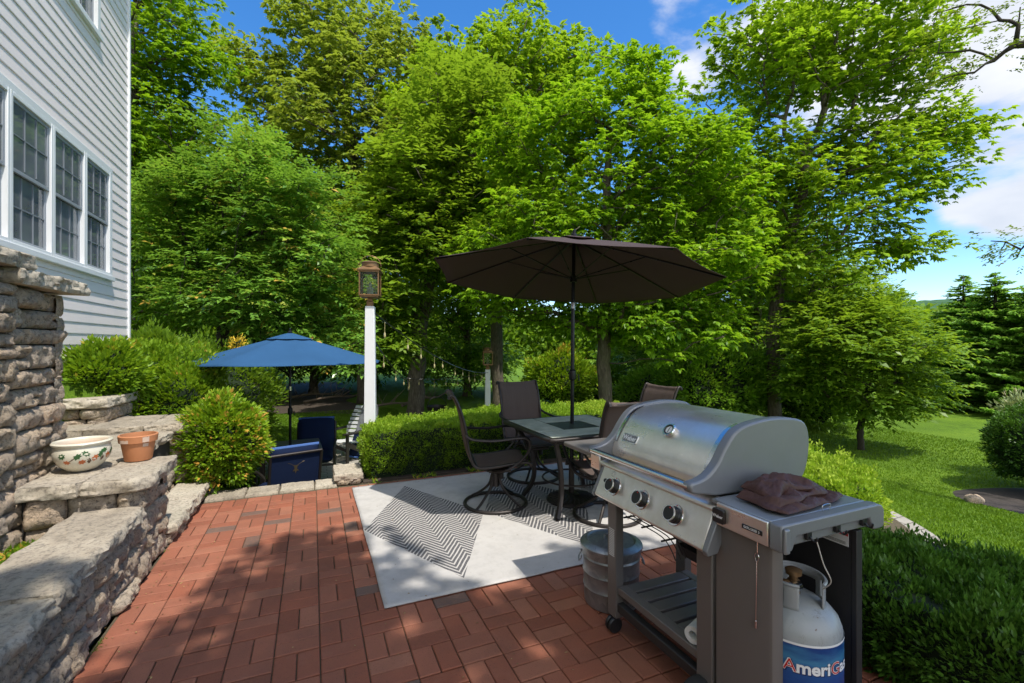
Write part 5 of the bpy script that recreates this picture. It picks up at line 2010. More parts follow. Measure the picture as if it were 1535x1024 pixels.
    mb.prism([(1.60, .50), (1.76, .50), (1.79, .56), (1.57, .56)], 1.52, 1.68); mb.prism([(1.52, .62), (1.86, .62), (1.90, .70), (1.48, .70)], NE + .09, FE - .09)
    mb.build('drip_pan', M['cartdark'], g, bevel=.004)
    # barcode sticker on the left leg
    mb = MB(off)
    for k in range(16): mb.span((1.4238, FE - .074 , .40 + k * .009), (1.4248, FE - .030, .4045 + k * .009))
    mb.build('leg_sticker', M['paper'], g)
    # hose
    mb = MB(off)
    mb.tube(smooth_path([(1.58, 1.20, .63), (1.60, 1.26, .68), (1.62, 1.33, .62), (1.66, 1.40, .60), (1.70, 1.48, .68)], 5), .007, 8)
    mb.build('gas_hose', M['rubber'], g, smooth=True)
    # match holder chain
    mb = MB(off)
    y = 1.135
    mb.tube([(1.425, y, .815), (1.424, y, .765)], .0018, 5)
    mb.tube(smooth_path([(1.422, y, .77), (1.422, y + .008, .755), (1.422, y, .735), (1.422, y - .008, .755)], 3, closed=True), .0016, 5, closed=True)
    mb.tube([(1.422, y, .74), (1.4225, y + .004, .53)], .0016, 5); mb.tube([(1.4225, y + .004, .53), (1.4225, y + .004, .505)], .004, 6)
    mb.build('match_holder', M['chrome'], g, smooth=True)
    mb = MB(off)
    mb.tube(smooth_path([(1.545, 1.006, .838), (1.57, 1.0, .76), (1.60, .995, .70), (1.63, 1.04, .645)], 5), .0022, 5)
    mb.build('string', M['cord'], g, smooth=True)
    # wire clip on the shelf
    mb = MB(off)
    mb.tube(smooth_path([(1.66, 1.062, .905), (1.66, 1.06, .925), (1.70, 1.06, .925), (1.70, 1.062, .905)], 3), .002, 5)
    mb.build('wire_clip', M['chrome'], g)

    # folded grill cover
    cv = thing('grill_cover', 'folded dark brown vinyl cover lying on the near side shelf of the grill', 'grill cover', (1.66, 1.20, .9035), .10)
    for (w, d, z0, z1, ox, oy, sd) in ((.37, .19, .0, .022, .012, -.020, 1), (.34, .17, .018, .050, -.012, .004, 5), (.30, .15, .045, .080, .0, .018, 9)):
        mb = MB()
        nx, ny = 90, 60
        def top(u, v, s):
            x = (u - .5) * w; y = (v - .5) * d
            ex = abs(2 * u - 1); ey = abs(2 * v - 1)
            e = max(0, 1 - ex ** 8) ** .5 * max(0, 1 - ey ** 6) ** .5
            q = x * .8 + y * .5 + .03 * mn.noise(V(x * 7, y * 7, sd))
            wr = .016 * fbm((x * 8 + sd, y * 11, sd), 4) + .010 * (1 - abs(math.sin(q * 38 + sd))) ** 2 + .008 * (1 - abs(mn.noise(V(x * 22 + sd, y * 9, 0))) * 2.4)
            zc = (z0 + z1) / 2
            slump = .020 * abs(2 * u - 1) ** 3 * (1 if z0 > .01 else 0) + (.016 * u if z0 > .04 else 0)
            hgt = (z1 - z0) / 2 * e
            wx = .028 * mn.noise(V(y * 9 + sd, sd, z1)) * ex ** 2 * (1 if u > .5 else -1)
            wy = .024 * mn.noise(V(x * 8, sd + 3, z1)) * ey ** 2 * (1 if v > .5 else -1)
            z = zc + s * hgt + (wr * e if s > 0 else 0) - slump
            return V(x + wx + ox, y + wy + oy, max(z, .001 + .0006 * s))
        mb.grid(nx, ny, lambda u, v: top(u, v, 1))
        mb.grid(nx, ny, lambda u, v: top(u, v, -1))
        mb.build('folded_layer', M['vinyl'], cv, smooth=True, angle=0)

    # gas bottle
    tx, ty, tz = 1.622, 1.142, .178
    tk = thing('gas_bottle', 'grey propane bottle with a blue printed wrap, hanging under the near shelf of the grill', 'gas bottle', (tx, ty, tz))
    r = .150
    mb = MB()
    mb.lathe([(.115, 0), (.118, .03), (.10, .03)], n=40, capt=False)
    mb.lathe([(.10, .022), (r * .9, .045), (r, .075), (r, .295), (r * .985, .325), (r * .92, .352), (r * .78, .378), (r * .55, .398), (r * .28, .408), (.02, .410)], n=56)
    mb.build('shell', M['tankgrey'], tk, smooth=True, angle=.7)
    mb = MB()
    mb.lathe([(r + .0012, .055), (r + .0014, .302)], n=64, capb=False, capt=False)
    lb = mb.build('printed_wrap', M['tanklabel'], tk, smooth=True)
    mb = MB()
    mb.lathe([(r + .0020, .300), (r + .0022, .308)], n=64, capb=False, capt=False)
    mb.build('white_band', M['white'], lb, smooth=True)
    a0 = math.atan2(-ty, -tx) + math.radians(33)
    def wrap(dr, zc, shift=0):
        return lambda x, y, d: V((r + dr) * math.cos(a0 + (x + shift) / r), (r + dr) * math.sin(a0 + (x + shift) / r), zc + y)
    z0, sz = .228, .058
    # navy shadow, white rim then coloured letters
    put_text('AmeriGas', sz, 'lettering', M['navyprint'], lb, (0, 0, 0), wrap(.0030, z0 - .002, .002), bold=.0035)
    put_text('AmeriGas', sz, 'lettering', M['white'], lb, (0, 0, 0), wrap(.0036, z0), bold=.0018)
    cu = {}
    def widths(txt):
        c = bpy.data.curves.new('t', 'FONT'); c.body = txt; c.size = sz; c.align_x = 'LEFT'
        o = bpy.data.objects.new('t', c); COL.objects.link(o); bpy.context.view_layer.update()
        w = max(v[0] for v in o.bound_box); bpy.data.objects.remove(o); return w
    tot = widths('AmeriGas')
    for pre, ch in (('', 'A'), ('Ameri', 'G')):
        w0 = widths(pre) if pre else 0
        wc = widths(ch)
        gap = .0035 if pre else 0
        xc = -tot / 2 + w0 + gap + wc / 2
        put_text(ch, sz, 'lettering', M['red'], lb, (0, 0, 0), wrap(.0044, z0, xc), bold=-.0004)
    put_text('PROPANE', .040, 'lettering', M['white'], lb, (0, 0, 0), wrap(.003, .120), bold=.0006)
    # collar with openings
    mb = MB()
    R = .098
    base_a = a0 + .35
    def collar(u, v):
        a = base_a + .2 + u * (2 * PI - .95)
        return V(R * math.cos(a), R * math.sin(a), .385 + v * .090)
    nx, ny = 60, 7
    vs = [collar(i / (nx - 1), j / (ny - 1)) for j in range(ny) for i in range(nx)]
    fs = []
    for j in range(ny - 1):
        for i in range(nx - 1):
            u = (i + .5) / (nx - 1)
            if 1 <= j <= 4 and (.10 < u < .17 or .80 < u < .9): continue
            if j <= 3 and (.22 < u < .40 or .55 < u < .73): continue
            fs.append((j * nx + i, j * nx + i + 1, (j + 1) * nx + i + 1, (j + 1) * nx + i))
    mb.add(vs, fs)
    co = mb.build('collar', M['tankgrey'], tk, smooth=True)
    m = co.modifiers.new('s', 'SOLIDIFY'); m.thickness = .005
    mb = MB()
    mb.tube([collar(i / 59, 1) for i in range(60)], .006, 6)
    mb.build('collar_rim', M['tankgrey'], co, smooth=True)
    mb = MB()
    mb.lathe([(.022, .40), (.020, .455), (.014, .458), (.014, .475), (.026, .476), (.028, .492), (.02, .496)], n=20)
    mb.tube([(0, 0, .44), (-.06, .03, .44), (-.085, .045, .445)], [.014, .018, .022], 12)
    mb.build('valve', M['brass'], tk, smooth=True, angle=.6)
    mb = MB()
    mb.tube([(-.05, .045, .45), (-.105, .06, .452)], .024, 14); mb.tube([(-.02, -.03, .45), (-.075, -.045, .46)], .018, 14)
    mb.build('regulator', M['chrome'], tk, smooth=True, angle=.6)

    cup = thing('paper_roll', 'small white paper roll lying on the bottom shelf of the grill', 'paper roll', (1.50, 1.475, .288), .35)
    mb = MB()
    Rw = Matrix.Rotation(PI / 2, 4, 'Y')
    mb.lathe([(.018, -.055), (.036, -.055), (.036, .055), (.018, .055), (.018, -.055)], n=28, M=Rw, capb=False, capt=False)
    mb.build('roll', M['paper'], cup, smooth=True, angle=.6)


# ------------------------------------------------------------------ lower patio furniture
def cushion(mb, c, s, puff=.25, M_=None):
    """soft box: c centre, s size"""
    n = 12
    def side(u, v, w, ax):
        pass
    R = Matrix.Translation(Vector(c))
    if M_ is not None: R = M_ @ R
    vs, fs = [], []
    for sg in (1, -1):
        b = len(vs)
        for j in range(n + 1):
            for i in range(n + 1):
                a = i / n * 2 - 1; d = j / n * 2 - 1
                e = max(0, (1 - abs(a) ** 5)) ** .45 * max(0, (1 - abs(d) ** 5)) ** .45
                vs.append((a * s[0] / 2, d * s[1] / 2, sg * s[2] / 2 * (e * (1 + puff * (1 - a * a) * (1 - d * d)))))
        fs += [(b + j * (n + 1) + i, b + j * (n + 1) + i + 1, b + (j + 1) * (n + 1) + i + 1, b + (j + 1) * (n + 1) + i) for j in range(n) for i in range(n)]
    mb.add(vs, fs, R)


def deep_chair(label, loc, rz, kind):
    z = YARD + .036
    t = thing('cushioned_chair', label, 'chair', (loc[0], loc[1], z), rz, 'navy cushioned chairs on the lower patio')
    mb = MB()
    for s in (-1, 1):
        mb.tube(smooth_path([(.30, s * .31, .0), (.30, s * .31, .55), (.27, s * .31, .61), (.0, s * .31, .63), (-.25, s * .31, .62)], 3), .018, 8)
        mb.tube(smooth_path([(-.30, s * .29, .0), (-.25, s * .29, .35), (-.30, s * .29, .65), (-.36, s * .29, .92)], 3), .018, 8)
        mb.tube([(-.26, s * .31, .34), (.30, s * .31, .34)], .014, 8)
    mb.tube([(-.36, -.29, .92), (-.36, .29, .92)], .018, 8)
    mb.tube([(-.275, -.29, .44), (-.275, .29, .44)], .014, 8)
    mb.tube([(.30, -.31, .34), (.30, .31, .34)], .014, 8); mb.tube([(-.26, -.29, .34), (-.26, .29, .34)], .014, 8)
    mb.build('frame', M['iron'], t, smooth=True, angle=.8)
    Rb = Matrix.Translation((-.285, 0, .70)) @ Matrix.Rotation(math.radians(-12), 4, 'Y') @ Matrix.Rotation(PI / 2, 4, 'Y')
    mb = MB(); mb.box((0, 0, 0), (.44, .555, .008), M=Matrix.Translation((-.018, 0, -.005)) @ Rb)
    mb.build('back_panel', M['navy'], t)
    mb = MB(); cushion(mb, (0, 0, .055), (.60 if kind != 'tall' else .62, .56, .11), .2, Rb); mb.build('back_cushion', M['navy'], t, smooth=True, angle=0)
    mb = MB(); cushion(mb, (.02, 0, .42), (.58, .57, .14), .15); mb.build('seat_cushion', M['navy'], t, smooth=True, angle=0)
    mb = MB()
    top = Rb @ V(-.30, 0, .05)
    mb.tube(smooth_path([Rb @ V(-.285, y, .055 + .0 * y) for y in (-.275, -.1, .1, .275)], 4), .022, 8)
    mb.build('top_piping', M['navylight'], t, smooth=True)
    if kind == 'emblem':
        em = MB()
        def q(x, y): return Rb @ V(-.06 - y, x, -.018)
        body = [(0, -.09), (.012, -.055), (.035, -.06), (.030, -.045), (.014, -.03), (.018, .0), (.03, .012), (.022, .02), (.008, .015), (0, .02), (-.008, .015), (-.022, .02), (-.03, .012), (-.018, 0), (-.014, -.03), (-.030, -.045), (-.035, -.06), (-.012, -.055)]
        em.add([q(-x, y) for x, y in body] + [q(-x, y) + (Rb.to_3x3() @ V(0, 0, -.006)) for x, y in body], [tuple(range(len(body))), tuple(range(len(body), 2 * len(body)))])
        for s in (-1, 1):
            em.tube(smooth_path([q(s * .014, .012), q(s * .04, .028), q(s * .075, .05), q(s * .10, .055)], 3), [.006] * 9 + [.002], 5)
        em.build('emblem', M['gold'], t)
    return t


def lower_furniture(foot):
    z = YARD + .036
    t = thing('low_table', 'dark square table under the blue parasol on the lower patio', 'table', (foot.x, foot.y, z), .05)
    mb = MB(); mb.prism([(-.42, -.42), (.42, -.42), (.42, .42), (-.42, .42)], .690, .725, axis='z'); mb.build('top', M['screen'], t, bevel=.01)
    mb = MB()
    mb.span((-.38, -.38, .65), (.38, .38, .689))
    mb.build('apron', M['iron'], t)
    for s in (-1, 1):
        for q in (-1, 1):
            mb = MB(); mb.span((s * .36 - .02, q * .36 - .02, 0), (s * .36 + .02, q * .36 + .02, .649)); mb.build('leg', M['iron'], t)
    mb = MB(); mb.lathe([(.24, .0), (.24, .03), (.05, .05), (.028, .055), (.028, .25)], n=30); 
    b = thing('umbrella_base', 'round dark base of the blue parasol under the low table', 'umbrella base', (foot.x, foot.y, z)); mb.build('plate', M['iron'], b, smooth=True)
    mb = MB(); mb.tube([(.027, 0, .20), (.055, 0, .20)], .006, 6); mb.build('knob', M['iron'], b)
    a = spot(432, 700, 5.75)
    deep_chair('navy cushioned chair with a bronze emblem on its back, nearest the brick terrace', (a.x, a.y + .08), PI / 2 + .30, 'emblem')
    a = spot(472, 660, 7.45)
    deep_chair('navy cushioned chair facing the terrace on the far side of the low table', (a.x, a.y), -PI / 2 - .10, 'tall')
    # adirondack chair
    a = spot(520, 660, 8.9)
    t = thing('slatted_chair', 'white slatted garden chair turned sideways beside the white lamp post', 'chair', (a.x, a.y, z), PI + .75)
    for k in range(9):
        mb = MB()
        y0 = -.26 + .52 * .5
        zz = .36 + k * .075
        w = .50 - .06 * abs(k - 3) * .5
        x = -.18 - (zz - .36) * .42
        mb.box((x, 0, zz), (.016, w, .058), M=Matrix.Translation((x, 0, zz)) @ Matrix.Rotation(-.4, 4, 'Y') @ Matrix.Translation((-x, 0, -zz)))
        mb.build('back_slat', M['adir'], t, bevel=.003)
    for k in range(6):
        mb = MB(); x = -.14 + k * .085
        mb.box((x, 0, .335 + k * .012), (.072, .50, .016)); mb.build('seat_slat', M['adir'], t, bevel=.003)
    mb = MB()
    for s in (-1, 1):
        mb.prism([(-.45, .0), (-.38, .0), (.30, .33), (.30, .40), (.22, .40)], s * .265 - .012, s * .265 + .012)
        mb.prism([(.26, .0), (.33, .0), (.33, .55), (.26, .55)], s * .29 - .012, s * .29 + .012)
        mb.span((-.36, s * .31 - .06, .551), (.38, s * .31 + .06, .575))
        mb.prism([(-.22, .34), (-.18, .34), (-.46, .98), (-.50, .98)], s * .20 - .01, s * .20 + .01)
    mb.build('frame', M['iron'], t, bevel=.003)
    th = thing('throw_blanket', 'dark grey knitted throw hanging over the back of the white slatted chair', 'blanket', (a.x, a.y, z + .35), PI + .75)
    mb = MB()
    def fn(u, v):
        y = .02 + .30 * u
        s = v * 1.25
        if s < .70:
            zz = .02 + s * .90; x = -.155 - (zz - .01) * .42
        elif s < .78:
            k = (s - .70) / .08 * PI; zz = .65 + .03 * math.sin(k); x = -.445 - .03 * (1 - math.cos(k))
        else:
            zz = .65 - (s - .78); x = -.51 + (.65 - zz) * -.02
        return V(x + .012 * mn.noise(V(u * 6, v * 8, 0)), y + .02 * mn.noise(V(v * 5, 3, 0)), zz + .004 * mn.noise(V(u * 20, v * 20, 0)))
    mb.grid(24, 60, fn)
    o = mb.build('cloth', M['throw'], th, smooth=True, angle=0)
    m = o.modifiers.new('s', 'SOLIDIFY'); m.thickness = .012
    c = spot(537, 668, 9.0)
    t = thing('seat_cushion', 'spare navy cushion with a paler edge leaning against the white slatted chair', 'cushion', (c.x, c.y, z), .2)
    mb = MB()
    Rb = Matrix.Rotation(.28, 4, 'Y') @ Matrix.Rotation(PI / 2, 4, 'X')
    cushion(mb, (0, .26, 0), (.42, .50, .10), .15, Rb); mb.build('cover', M['navy'], t, smooth=True, angle=0)
    mb = MB(); mb.tube([Rb @ V(-.20, .02, .05), Rb @ V(.20, .02, .05), Rb @ V(.205, .26, .06), Rb @ V(.20, .50, .05), Rb @ V(-.20, .50, .05)], .016, 6); mb.build('piping', M['navylight'], t)
    # fire kettle and dead wood far off on the lawn edge
    k = spot(655, 600, 13.2)
    gz = ground_z(k.x, k.y)
    t = thing('fire_pit', 'dark iron fire kettle with hooped handle, left of the far lamp post', 'fire pit', (k.x, k.y, gz + .02))
    mb = MB(); mb.lathe([(.05, .22), (.20, .26), (.28, .38), (.30, .48), (.28, .48), (.24, .38), (.04, .28)], n=28); mb.build('bowl', M['iron'], t, smooth=True)
    mb = MB(); mb.tube(smooth_path([(-.29, 0, .47), (-.2, 0, .66), (0, 0, .74), (.2, 0, .66), (.29, 0, .47)], 4), .012, 6); mb.build('handle', M['iron'], t)
    for q in range(3):
        a_ = q * 2.1 + .3
        mb = MB(); mb.tube([(math.cos(a_) * .14, math.sin(a_) * .14, .27), (math.cos(a_) * .30, math.sin(a_) * .30, 0)], .014, 6); mb.build('leg', M['iron'], t)
    rng = random.Random(8)
    for i, (px, D) in enumerate(((470, 18.5), (505, 17.6), (590, 15.5), (640, 17.0))):
        s = spot(px, 600, D); gz = ground_z(s.x, s.y) + .04
        t = thing('fallen_branch', ['bare fallen branch in the dark wood edge, leftmost, behind the blue parasol pole', 'bare fallen branch in the wood edge above the white slatted chair', 'pale fallen branch on the ground just right of the near white lamp post', 'fallen branch lying behind the iron fire kettle'][i], 'branch', (s.x, s.y, gz), rng.random() * .5 - .2, 'fallen branches at the wood edge')
        mb = MB()
        L = rng.uniform(1.5, 2.4)
        pts = smooth_path([(-L / 2, 0, .03), (-L / 4, .1, .14), (0, .0, .22), (L / 4, .12, .2), (L / 2, .05, .42)], 4)
        mb.tube(pts, [.06 * (1 - .75 * i_ / len(pts)) for i_ in range(len(pts))], 7)
        for q in range(9):
            p = pts[3 + int(rng.random() * (len(pts) - 5))]
            d = V(rng.uniform(-.3, .7), rng.uniform(-.4, .4), rng.uniform(.1, .6))
            mb.tube([p, p + d * .5, p + d + V(.05, 0, .08)], [.016, .010, .004], 5)
        mb.build('limb', M['wood'], t, smooth=True)


# ------------------------------------------------------------------ vegetation placing
def E_(px, py, D, rx, ry, rz):
    p = spot(px, py, D)
    return (p.x, p.y, p.z, rx, ry, rz)


def gbase(px, D, dz=0):
    p = spot(px, 600, D)
    return (p.x, p.y, ground_z(p.x, p.y) + dz)


def vegetation():
    # ---- big trees
    tree('maple_tree', 'tall airy maple with a forked trunk, standing right of centre behind the grill', gbase(1160, 11.5),
         [E_(1160, 90, 11.5, 1.7, 1.8, 1.7), E_(1270, 70, 11.5, 2.1, 2.0, 1.9), E_(1335, 110, 11.5, .8, 1.4, 1.0), E_(1345, 225, 11.3, 1.3, 1.5, 1.1), E_(1110, 260, 11.6, 1.5, 1.7, 1.4),
          E_(1240, 280, 11.2, 2.1, 2.0, 1.7), E_(1430, 195, 11, .6, .7, .30), E_(1385, 285, 11, .8, .8, .40), E_(1350, 365, 11.2, .9, .9, .45), E_(1190, 410, 11.4, 1.6, 1.6, 1.0), E_(1250, 480, 11.8, 1.4, 1.4, .7)],
         470, .52, 26, 7, .17, .50, M['l_maple'], r_trunk=.16, style='palm', seed=21, flat=.60, tintv=.32, tbase=.52, shell=.35,
         trunk=[(0, 0, -.2), (0, 0, .9), (-.05, 0, 1.9), (0, 0, 2.9), (.25, -.05, 4.2), (.65, -.2, 5.8), (.9, -.3, 7.6)], accent=.05, droop=.35)
    tree('maple_tree', 'broad dense bright green tree in the centre, directly behind the brown parasol', gbase(905, 10.2),
         [E_(905, 150, 10.2, 1.0, 1.2, 1.0), E_(985, 120, 10.4, .40, .40, 1.1), E_(900, 250, 10.2, 2.0, 1.8, 1.4), E_(800, 220, 10.4, 1.1, 1.2, 1.0), E_(1010, 260, 10.2, 1.4, 1.5, 1.2), E_(790, 370, 10, 1.4, 1.5, 1.1),
          E_(1050, 400, 9.9, 1.3, 1.5, 1.2), E_(910, 380, 9.7, 1.9, 1.7, 1.2), E_(765, 440, 10, 1.0, 1.2, .6), E_(1010, 495, 9.6, 1.3, 1.2, .7), E_(1080, 310, 10.2, .9, 1.0, .9), E_(830, 475, 10.3, .8, 1.0, .4), E_(920, 470, 10.2, 1.2, 1.2, .6)],
         520, .44, 26, 7, .155, .50, M['l_centre'], r_trunk=.15, style='palm', seed=32, flat=.62, tbase=.5, tintv=.34, shell=.72, bark='bark', droop=.42)
    tree('hickory_tree', 'tall olive green tree with sky showing through its top, left of centre', gbase(545, 17.5),
         [E_(500, 60, 17.5, 2.6, 2.2, 1.9), E_(430, 150, 17.5, 2.3, 2.0, 1.8), E_(590, 120, 17.5, 2.5, 2.2, 2.0), E_(500, 200, 17, 2.6, 2.2, 2.0), E_(610, 240, 17, 2.4, 2.2, 1.8), E_(380, 110, 17.5, 1.4, 1.4, 1.2),
          E_(560, 330, 17, 2.6, 2.4, 1.8), E_(430, 300, 17, 2.4, 2.2, 1.8), E_(490, 420, 17.5, 2.4, 2.2, 1.6)],
         380, .68, 28, 6, .25, .50, M['l_olive'], r_trunk=.24, style='palm', seed=44, flat=.8, tbase=.5, tintv=.32, shell=.35, droop=.5, accent=.12)
    tree('oak_tree', 'large tree with a thick grey leaning trunk, between the two white lamp posts', gbase(622, 13.2),
         [E_(650, 260, 13.2, 1.7, 1.8, 1.5), E_(690, 170, 13.4, 1.6, 1.6, 1.5), E_(600, 330, 13.0, 1.4, 1.5, 1.2), E_(660, 380, 13, 1.4, 1.4, .8), E_(590, 440, 12.6, 1.0, 1.0, .6), E_(700, 320, 13.6, 1.5, 1.5, 1.2), E_(585, 500, 12.4, .7, .7, .6)],
         260, .52, 21, 6, .21, .48, M['l_wood'], r_trunk=.25, style='alt', seed=55, flat=.65, tintv=.32, tbase=.55, shell=.4,
         trunk=[(0, 0, -.2), (.02, 0, .9), (.12, 0, 2.0), (.22, .0, 3.2), (.55, 0, 4.6), (.9, 0, 6.2), (1.1, 0, 7.6)])
    tree('ash_tree', 'tall yellow green tree just left of the broad centre tree', gbase(745, 16.2),
         [E_(700, 130, 16, 2.0, 2.0, 1.7), E_(780, 110, 16, 1.9, 1.9, 1.7), E_(650, 190, 16.4, 1.8, 1.8, 1.5), E_(750, 220, 16, 2.4, 2.2, 1.9), E_(845, 100, 16.5, 1.3, 1.4, 1.3), E_(710, 320, 16, 2.2, 2.2, 1.8), E_(800, 300, 16.5, 2.2, 2.2, 1.8), E_(730, 420, 16, 2.0, 2.0, 1.2), E_(767, 62, 16, .5, .5, .7)],
         400, .64, 26, 7, .22, .50, M['l_maple'], r_trunk=.22, style='palm', seed=66, flat=.75, tintv=.32, tbase=.46, shell=.4, droop=.5)
    tree('dogwood_tree', 'small spreading dogwood with pale green leaves, above the blue parasol', gbase(330, 9.9),
         [E_(365, 235, 9.6, .75, .9, .95), E_(310, 300, 9.8, .9, 1.1, .8), E_(255, 330, 10, .8, 1.0, .8), E_(300, 380, 9.8, 1.1, 1.2, .8), E_(430, 310, 9.4, 1.1, 1.2, .9), E_(480, 400, 9.4, 1.0, 1.0, .9), E_(370, 430, 9.2, 1.4, 1.2, .8), E_(260, 430, 9.6, 1.2, 1.1, .9), E_(450, 480, 9.2, 1.2, 1.0, .6), E_(520, 520, 9.0, .45, .5, .35)],
         300, .36, 22, 7, .13, .48, M['l_dog'], r_trunk=.12, style='alt', seed=77, flat=.65, tintv=.34, tbase=.45, shell=.45, bark='dbark', accent=.035,
         trunk=[(0, 0, -.2), (.02, 0, .8), (-.02, 0, 1.6), (.15, 0, 2.5), (.4, 0, 3.4), (.6, 0, 4.3)])
    tree('linden_tree', 'tall dark green tree directly beside the house corner', gbase(180, 12.5),
         [E_(220, 40, 12.2, 1.8, 1.8, 1.6), E_(250, 160, 12.2, 1.6, 1.6, 1.4), E_(180, 150, 12.5, 1.8, 1.8, 1.8), E_(230, 280, 12, 1.8, 1.8, 1.5), E_(200, 400, 11.8, 1.6, 1.6, 1.4), E_(180, -90, 12.5, 2.2, 2.0, 1.6), E_(260, 470, 12.2, 1.3, 1.4, 1.0), E_(285, 100, 12.2, .8, .9, .7)],
         300, .58, 24, 7, .19, .42, M['l_centre'], r_trunk=.2, style='palm', seed=88, flat=.6, tintv=.3, tbase=.38, shell=.45, droop=.5)
    tree('dogwood_tree', 'small multi stemmed tree with low spreading yellow green branches on the right lawn', gbase(1292, 9.9),
         [E_(1290, 520, 9.9, 1.2, 1.2, .85), E_(1230, 500, 10, .9, .9, .7), E_(1335, 530, 9.7, .85, 1.0, .6), E_(1300, 475, 9.9, .7, .8, .45), E_(1375, 575, 9.6, .5, .7, .35), E_(1230, 560, 10.2, 1.0, 1.0, .7), E_(1330, 600, 9.6, .8, .7, .35), E_(1365, 490, 10, .45, .5, .3)],
         180, .33, 17, 6, .14, .50, M['l_wood'], r_trunk=.065, style='alt', seed=99, flat=.6, tintv=.3, tbase=.42, shell=.35, bark='dbark',
         trunk=[(0, 0, -.1), (-.06, 0, .3), (.0, 0, .55), (.15, 0, 1.1), (.35, 0, 1.7)])
    # second stem beside it
    # ---- conifers on the right
    for i, (px, py, D, r) in enumerate(((1492, 408, 15.5, 2.1), (1444, 412, 17.5, 1.7), (1555, 415, 14.5, 2.1), (1405, 468, 19, 1.6))):
        b = gbase(px, D)
        top = spot(px, py, D)
        spruce('spruce_tree', ['tallest dark spruce at the right edge of the lawn', 'slim pointed spruce just left of the tallest one', 'wide dark spruce cut by the right edge of the picture', 'lowest spruce, peeping over the small spreading tree'][i], b, top.z - b[2], r * 1.15, 200 + i, 'dark spruces beyond the right lawn')
    # ---- overhanging tree at the right, mostly outside the picture
    ex = []
    rng = np.random.default_rng(5)
    for px, py, D in ((1398, 22, 5.6), (1410, 60, 5.5), (1430, 12, 5.4), (1440, 45, 5.4), (1405, 80, 5.5), (1425, 100, 5.3), (1455, 75, 5.3), (1470, 8, 5.3), (1500, 30, 5.2), (1415, 118, 5.4), (1490, 90, 5.2), (1520, 60, 5.1), (1460, 110, 5.2), (1530, 10, 5.0), (1500, 375, 5.3), (1525, 385, 5.2), (1485, 362, 5.4), (1535, 360, 5.1)):
        p = spot(px, py, D); ex.append((p.x, p.y, p.z))
    tree('oak_tree', 'overhanging twisted tree at the top right corner, its bare dark boughs carrying small leaves', (9.1, .9, ground_z(9.1, .9)),
         [(9.3, .9, 5.6, 1.5, 1.6, 1.2), (9.8, -.4, 6.6, 1.6, 1.6, 1.2)], 30, .20, 15, 6, .055, .45, M['l_oak'], r_trunk=.10, seed=111, rpow=1.5, flat=.8, shell=.4, bark='dbark', extra=ex, accent=.15, tbase=.5,
         trunk=[(0, 0, -.2), (.1, 0, 1.2), (.0, 0, 2.4), (-.3, .2, 3.6), (-.6, .4, 4.6)])
    # ---- shade tree behind the camera, throwing the dappled shade on the foreground
    rng = np.random.default_rng(9)
    sh = []
    def patch(cx, cy, rx, ry, n, hz=8.6):
        n = int(n * 1.9)
        for _ in range(n):
            a = rng.random() * 2 * PI; q = rng.random() ** .5
            z = hz + rng.uniform(-.7, .7)
            sh.append((cx + rx * q * math.cos(a) + .186 * z, cy + ry * q * math.sin(a) - .485 * z, z))
    patch(.02, 3.25, .42, .55, 9); patch(-.15, 2.35, .55, .6, 12); patch(-.6, 1.75, .7, .6, 12); patch(.75, 1.75, .8, .75, 22); patch(1.75, 1.75, .7, .8, 20)
    patch(2.8, 1.0, .9, 1.0, 24); patch(1.2, .5, 1.3, .8, 22); patch(-1.3, 2.3, .35, .7, 8); patch(-1.5, 1.0, .7, .6, 10); patch(.2, .9, .8, .7, 12); patch(1.9, 2.55, .35, .3, 5)
    tree('maple_tree', 'shade tree standing behind the viewer beside the terrace, its shadow dappling the bricks', (5.2, -5.2, -.3),
         [(3.9, -4.1, 8.2, 1.7, 1.5, 1.2), (5.6, -4.8, 7.6, 1.6, 1.5, 1.2)], 50, .36, 22, 7, .14, .48, M['l_centre'], r_trunk=.2, style='palm', seed=123, flat=.45, tbase=.45, shell=.2, extra=sh)
    # ---- wood behind
    A = tree('woodland_tree', 'dense green tree in the wood behind, filling the gaps between the nearer trunks', gbase(470, 21),
             [E_(470, 420, 21, 3.0, 2.6, 2.4), E_(430, 330, 21, 2.2, 2.0, 1.8), E_(520, 350, 21, 2.2, 2.0, 1.8), E_(470, 520, 21, 3.0, 2.4, 1.6), E_(470, 270, 21, 1.7, 1.7, 1.6)],
             210, .82, 19, 6, .26, .45, M['l_wood'], r_trunk=.2, seed=131, flat=.6, tbase=.45, shell=.4, group='trees of the wood behind the garden')
    B = tree('woodland_tree', 'darker tree in the wood behind, with low boughs reaching the ground', gbase(700, 20),
             [E_(700, 440, 20, 2.4, 2.4, 2.0), E_(660, 380, 20, 1.8, 1.8, 1.6), E_(740, 370, 20, 1.8, 1.8, 1.6), E_(700, 540, 20, 2.4, 2.2, 1.2), E_(700, 310, 20, 1.3, 1.3, 1.3)],
             190, .78, 19, 6, .24, .45, M['l_deep'], r_trunk=.18, seed=132, flat=.6, tbase=.6, shell=.4, group='trees of the wood behind the garden')
    la, lb = A['label'], B['label']
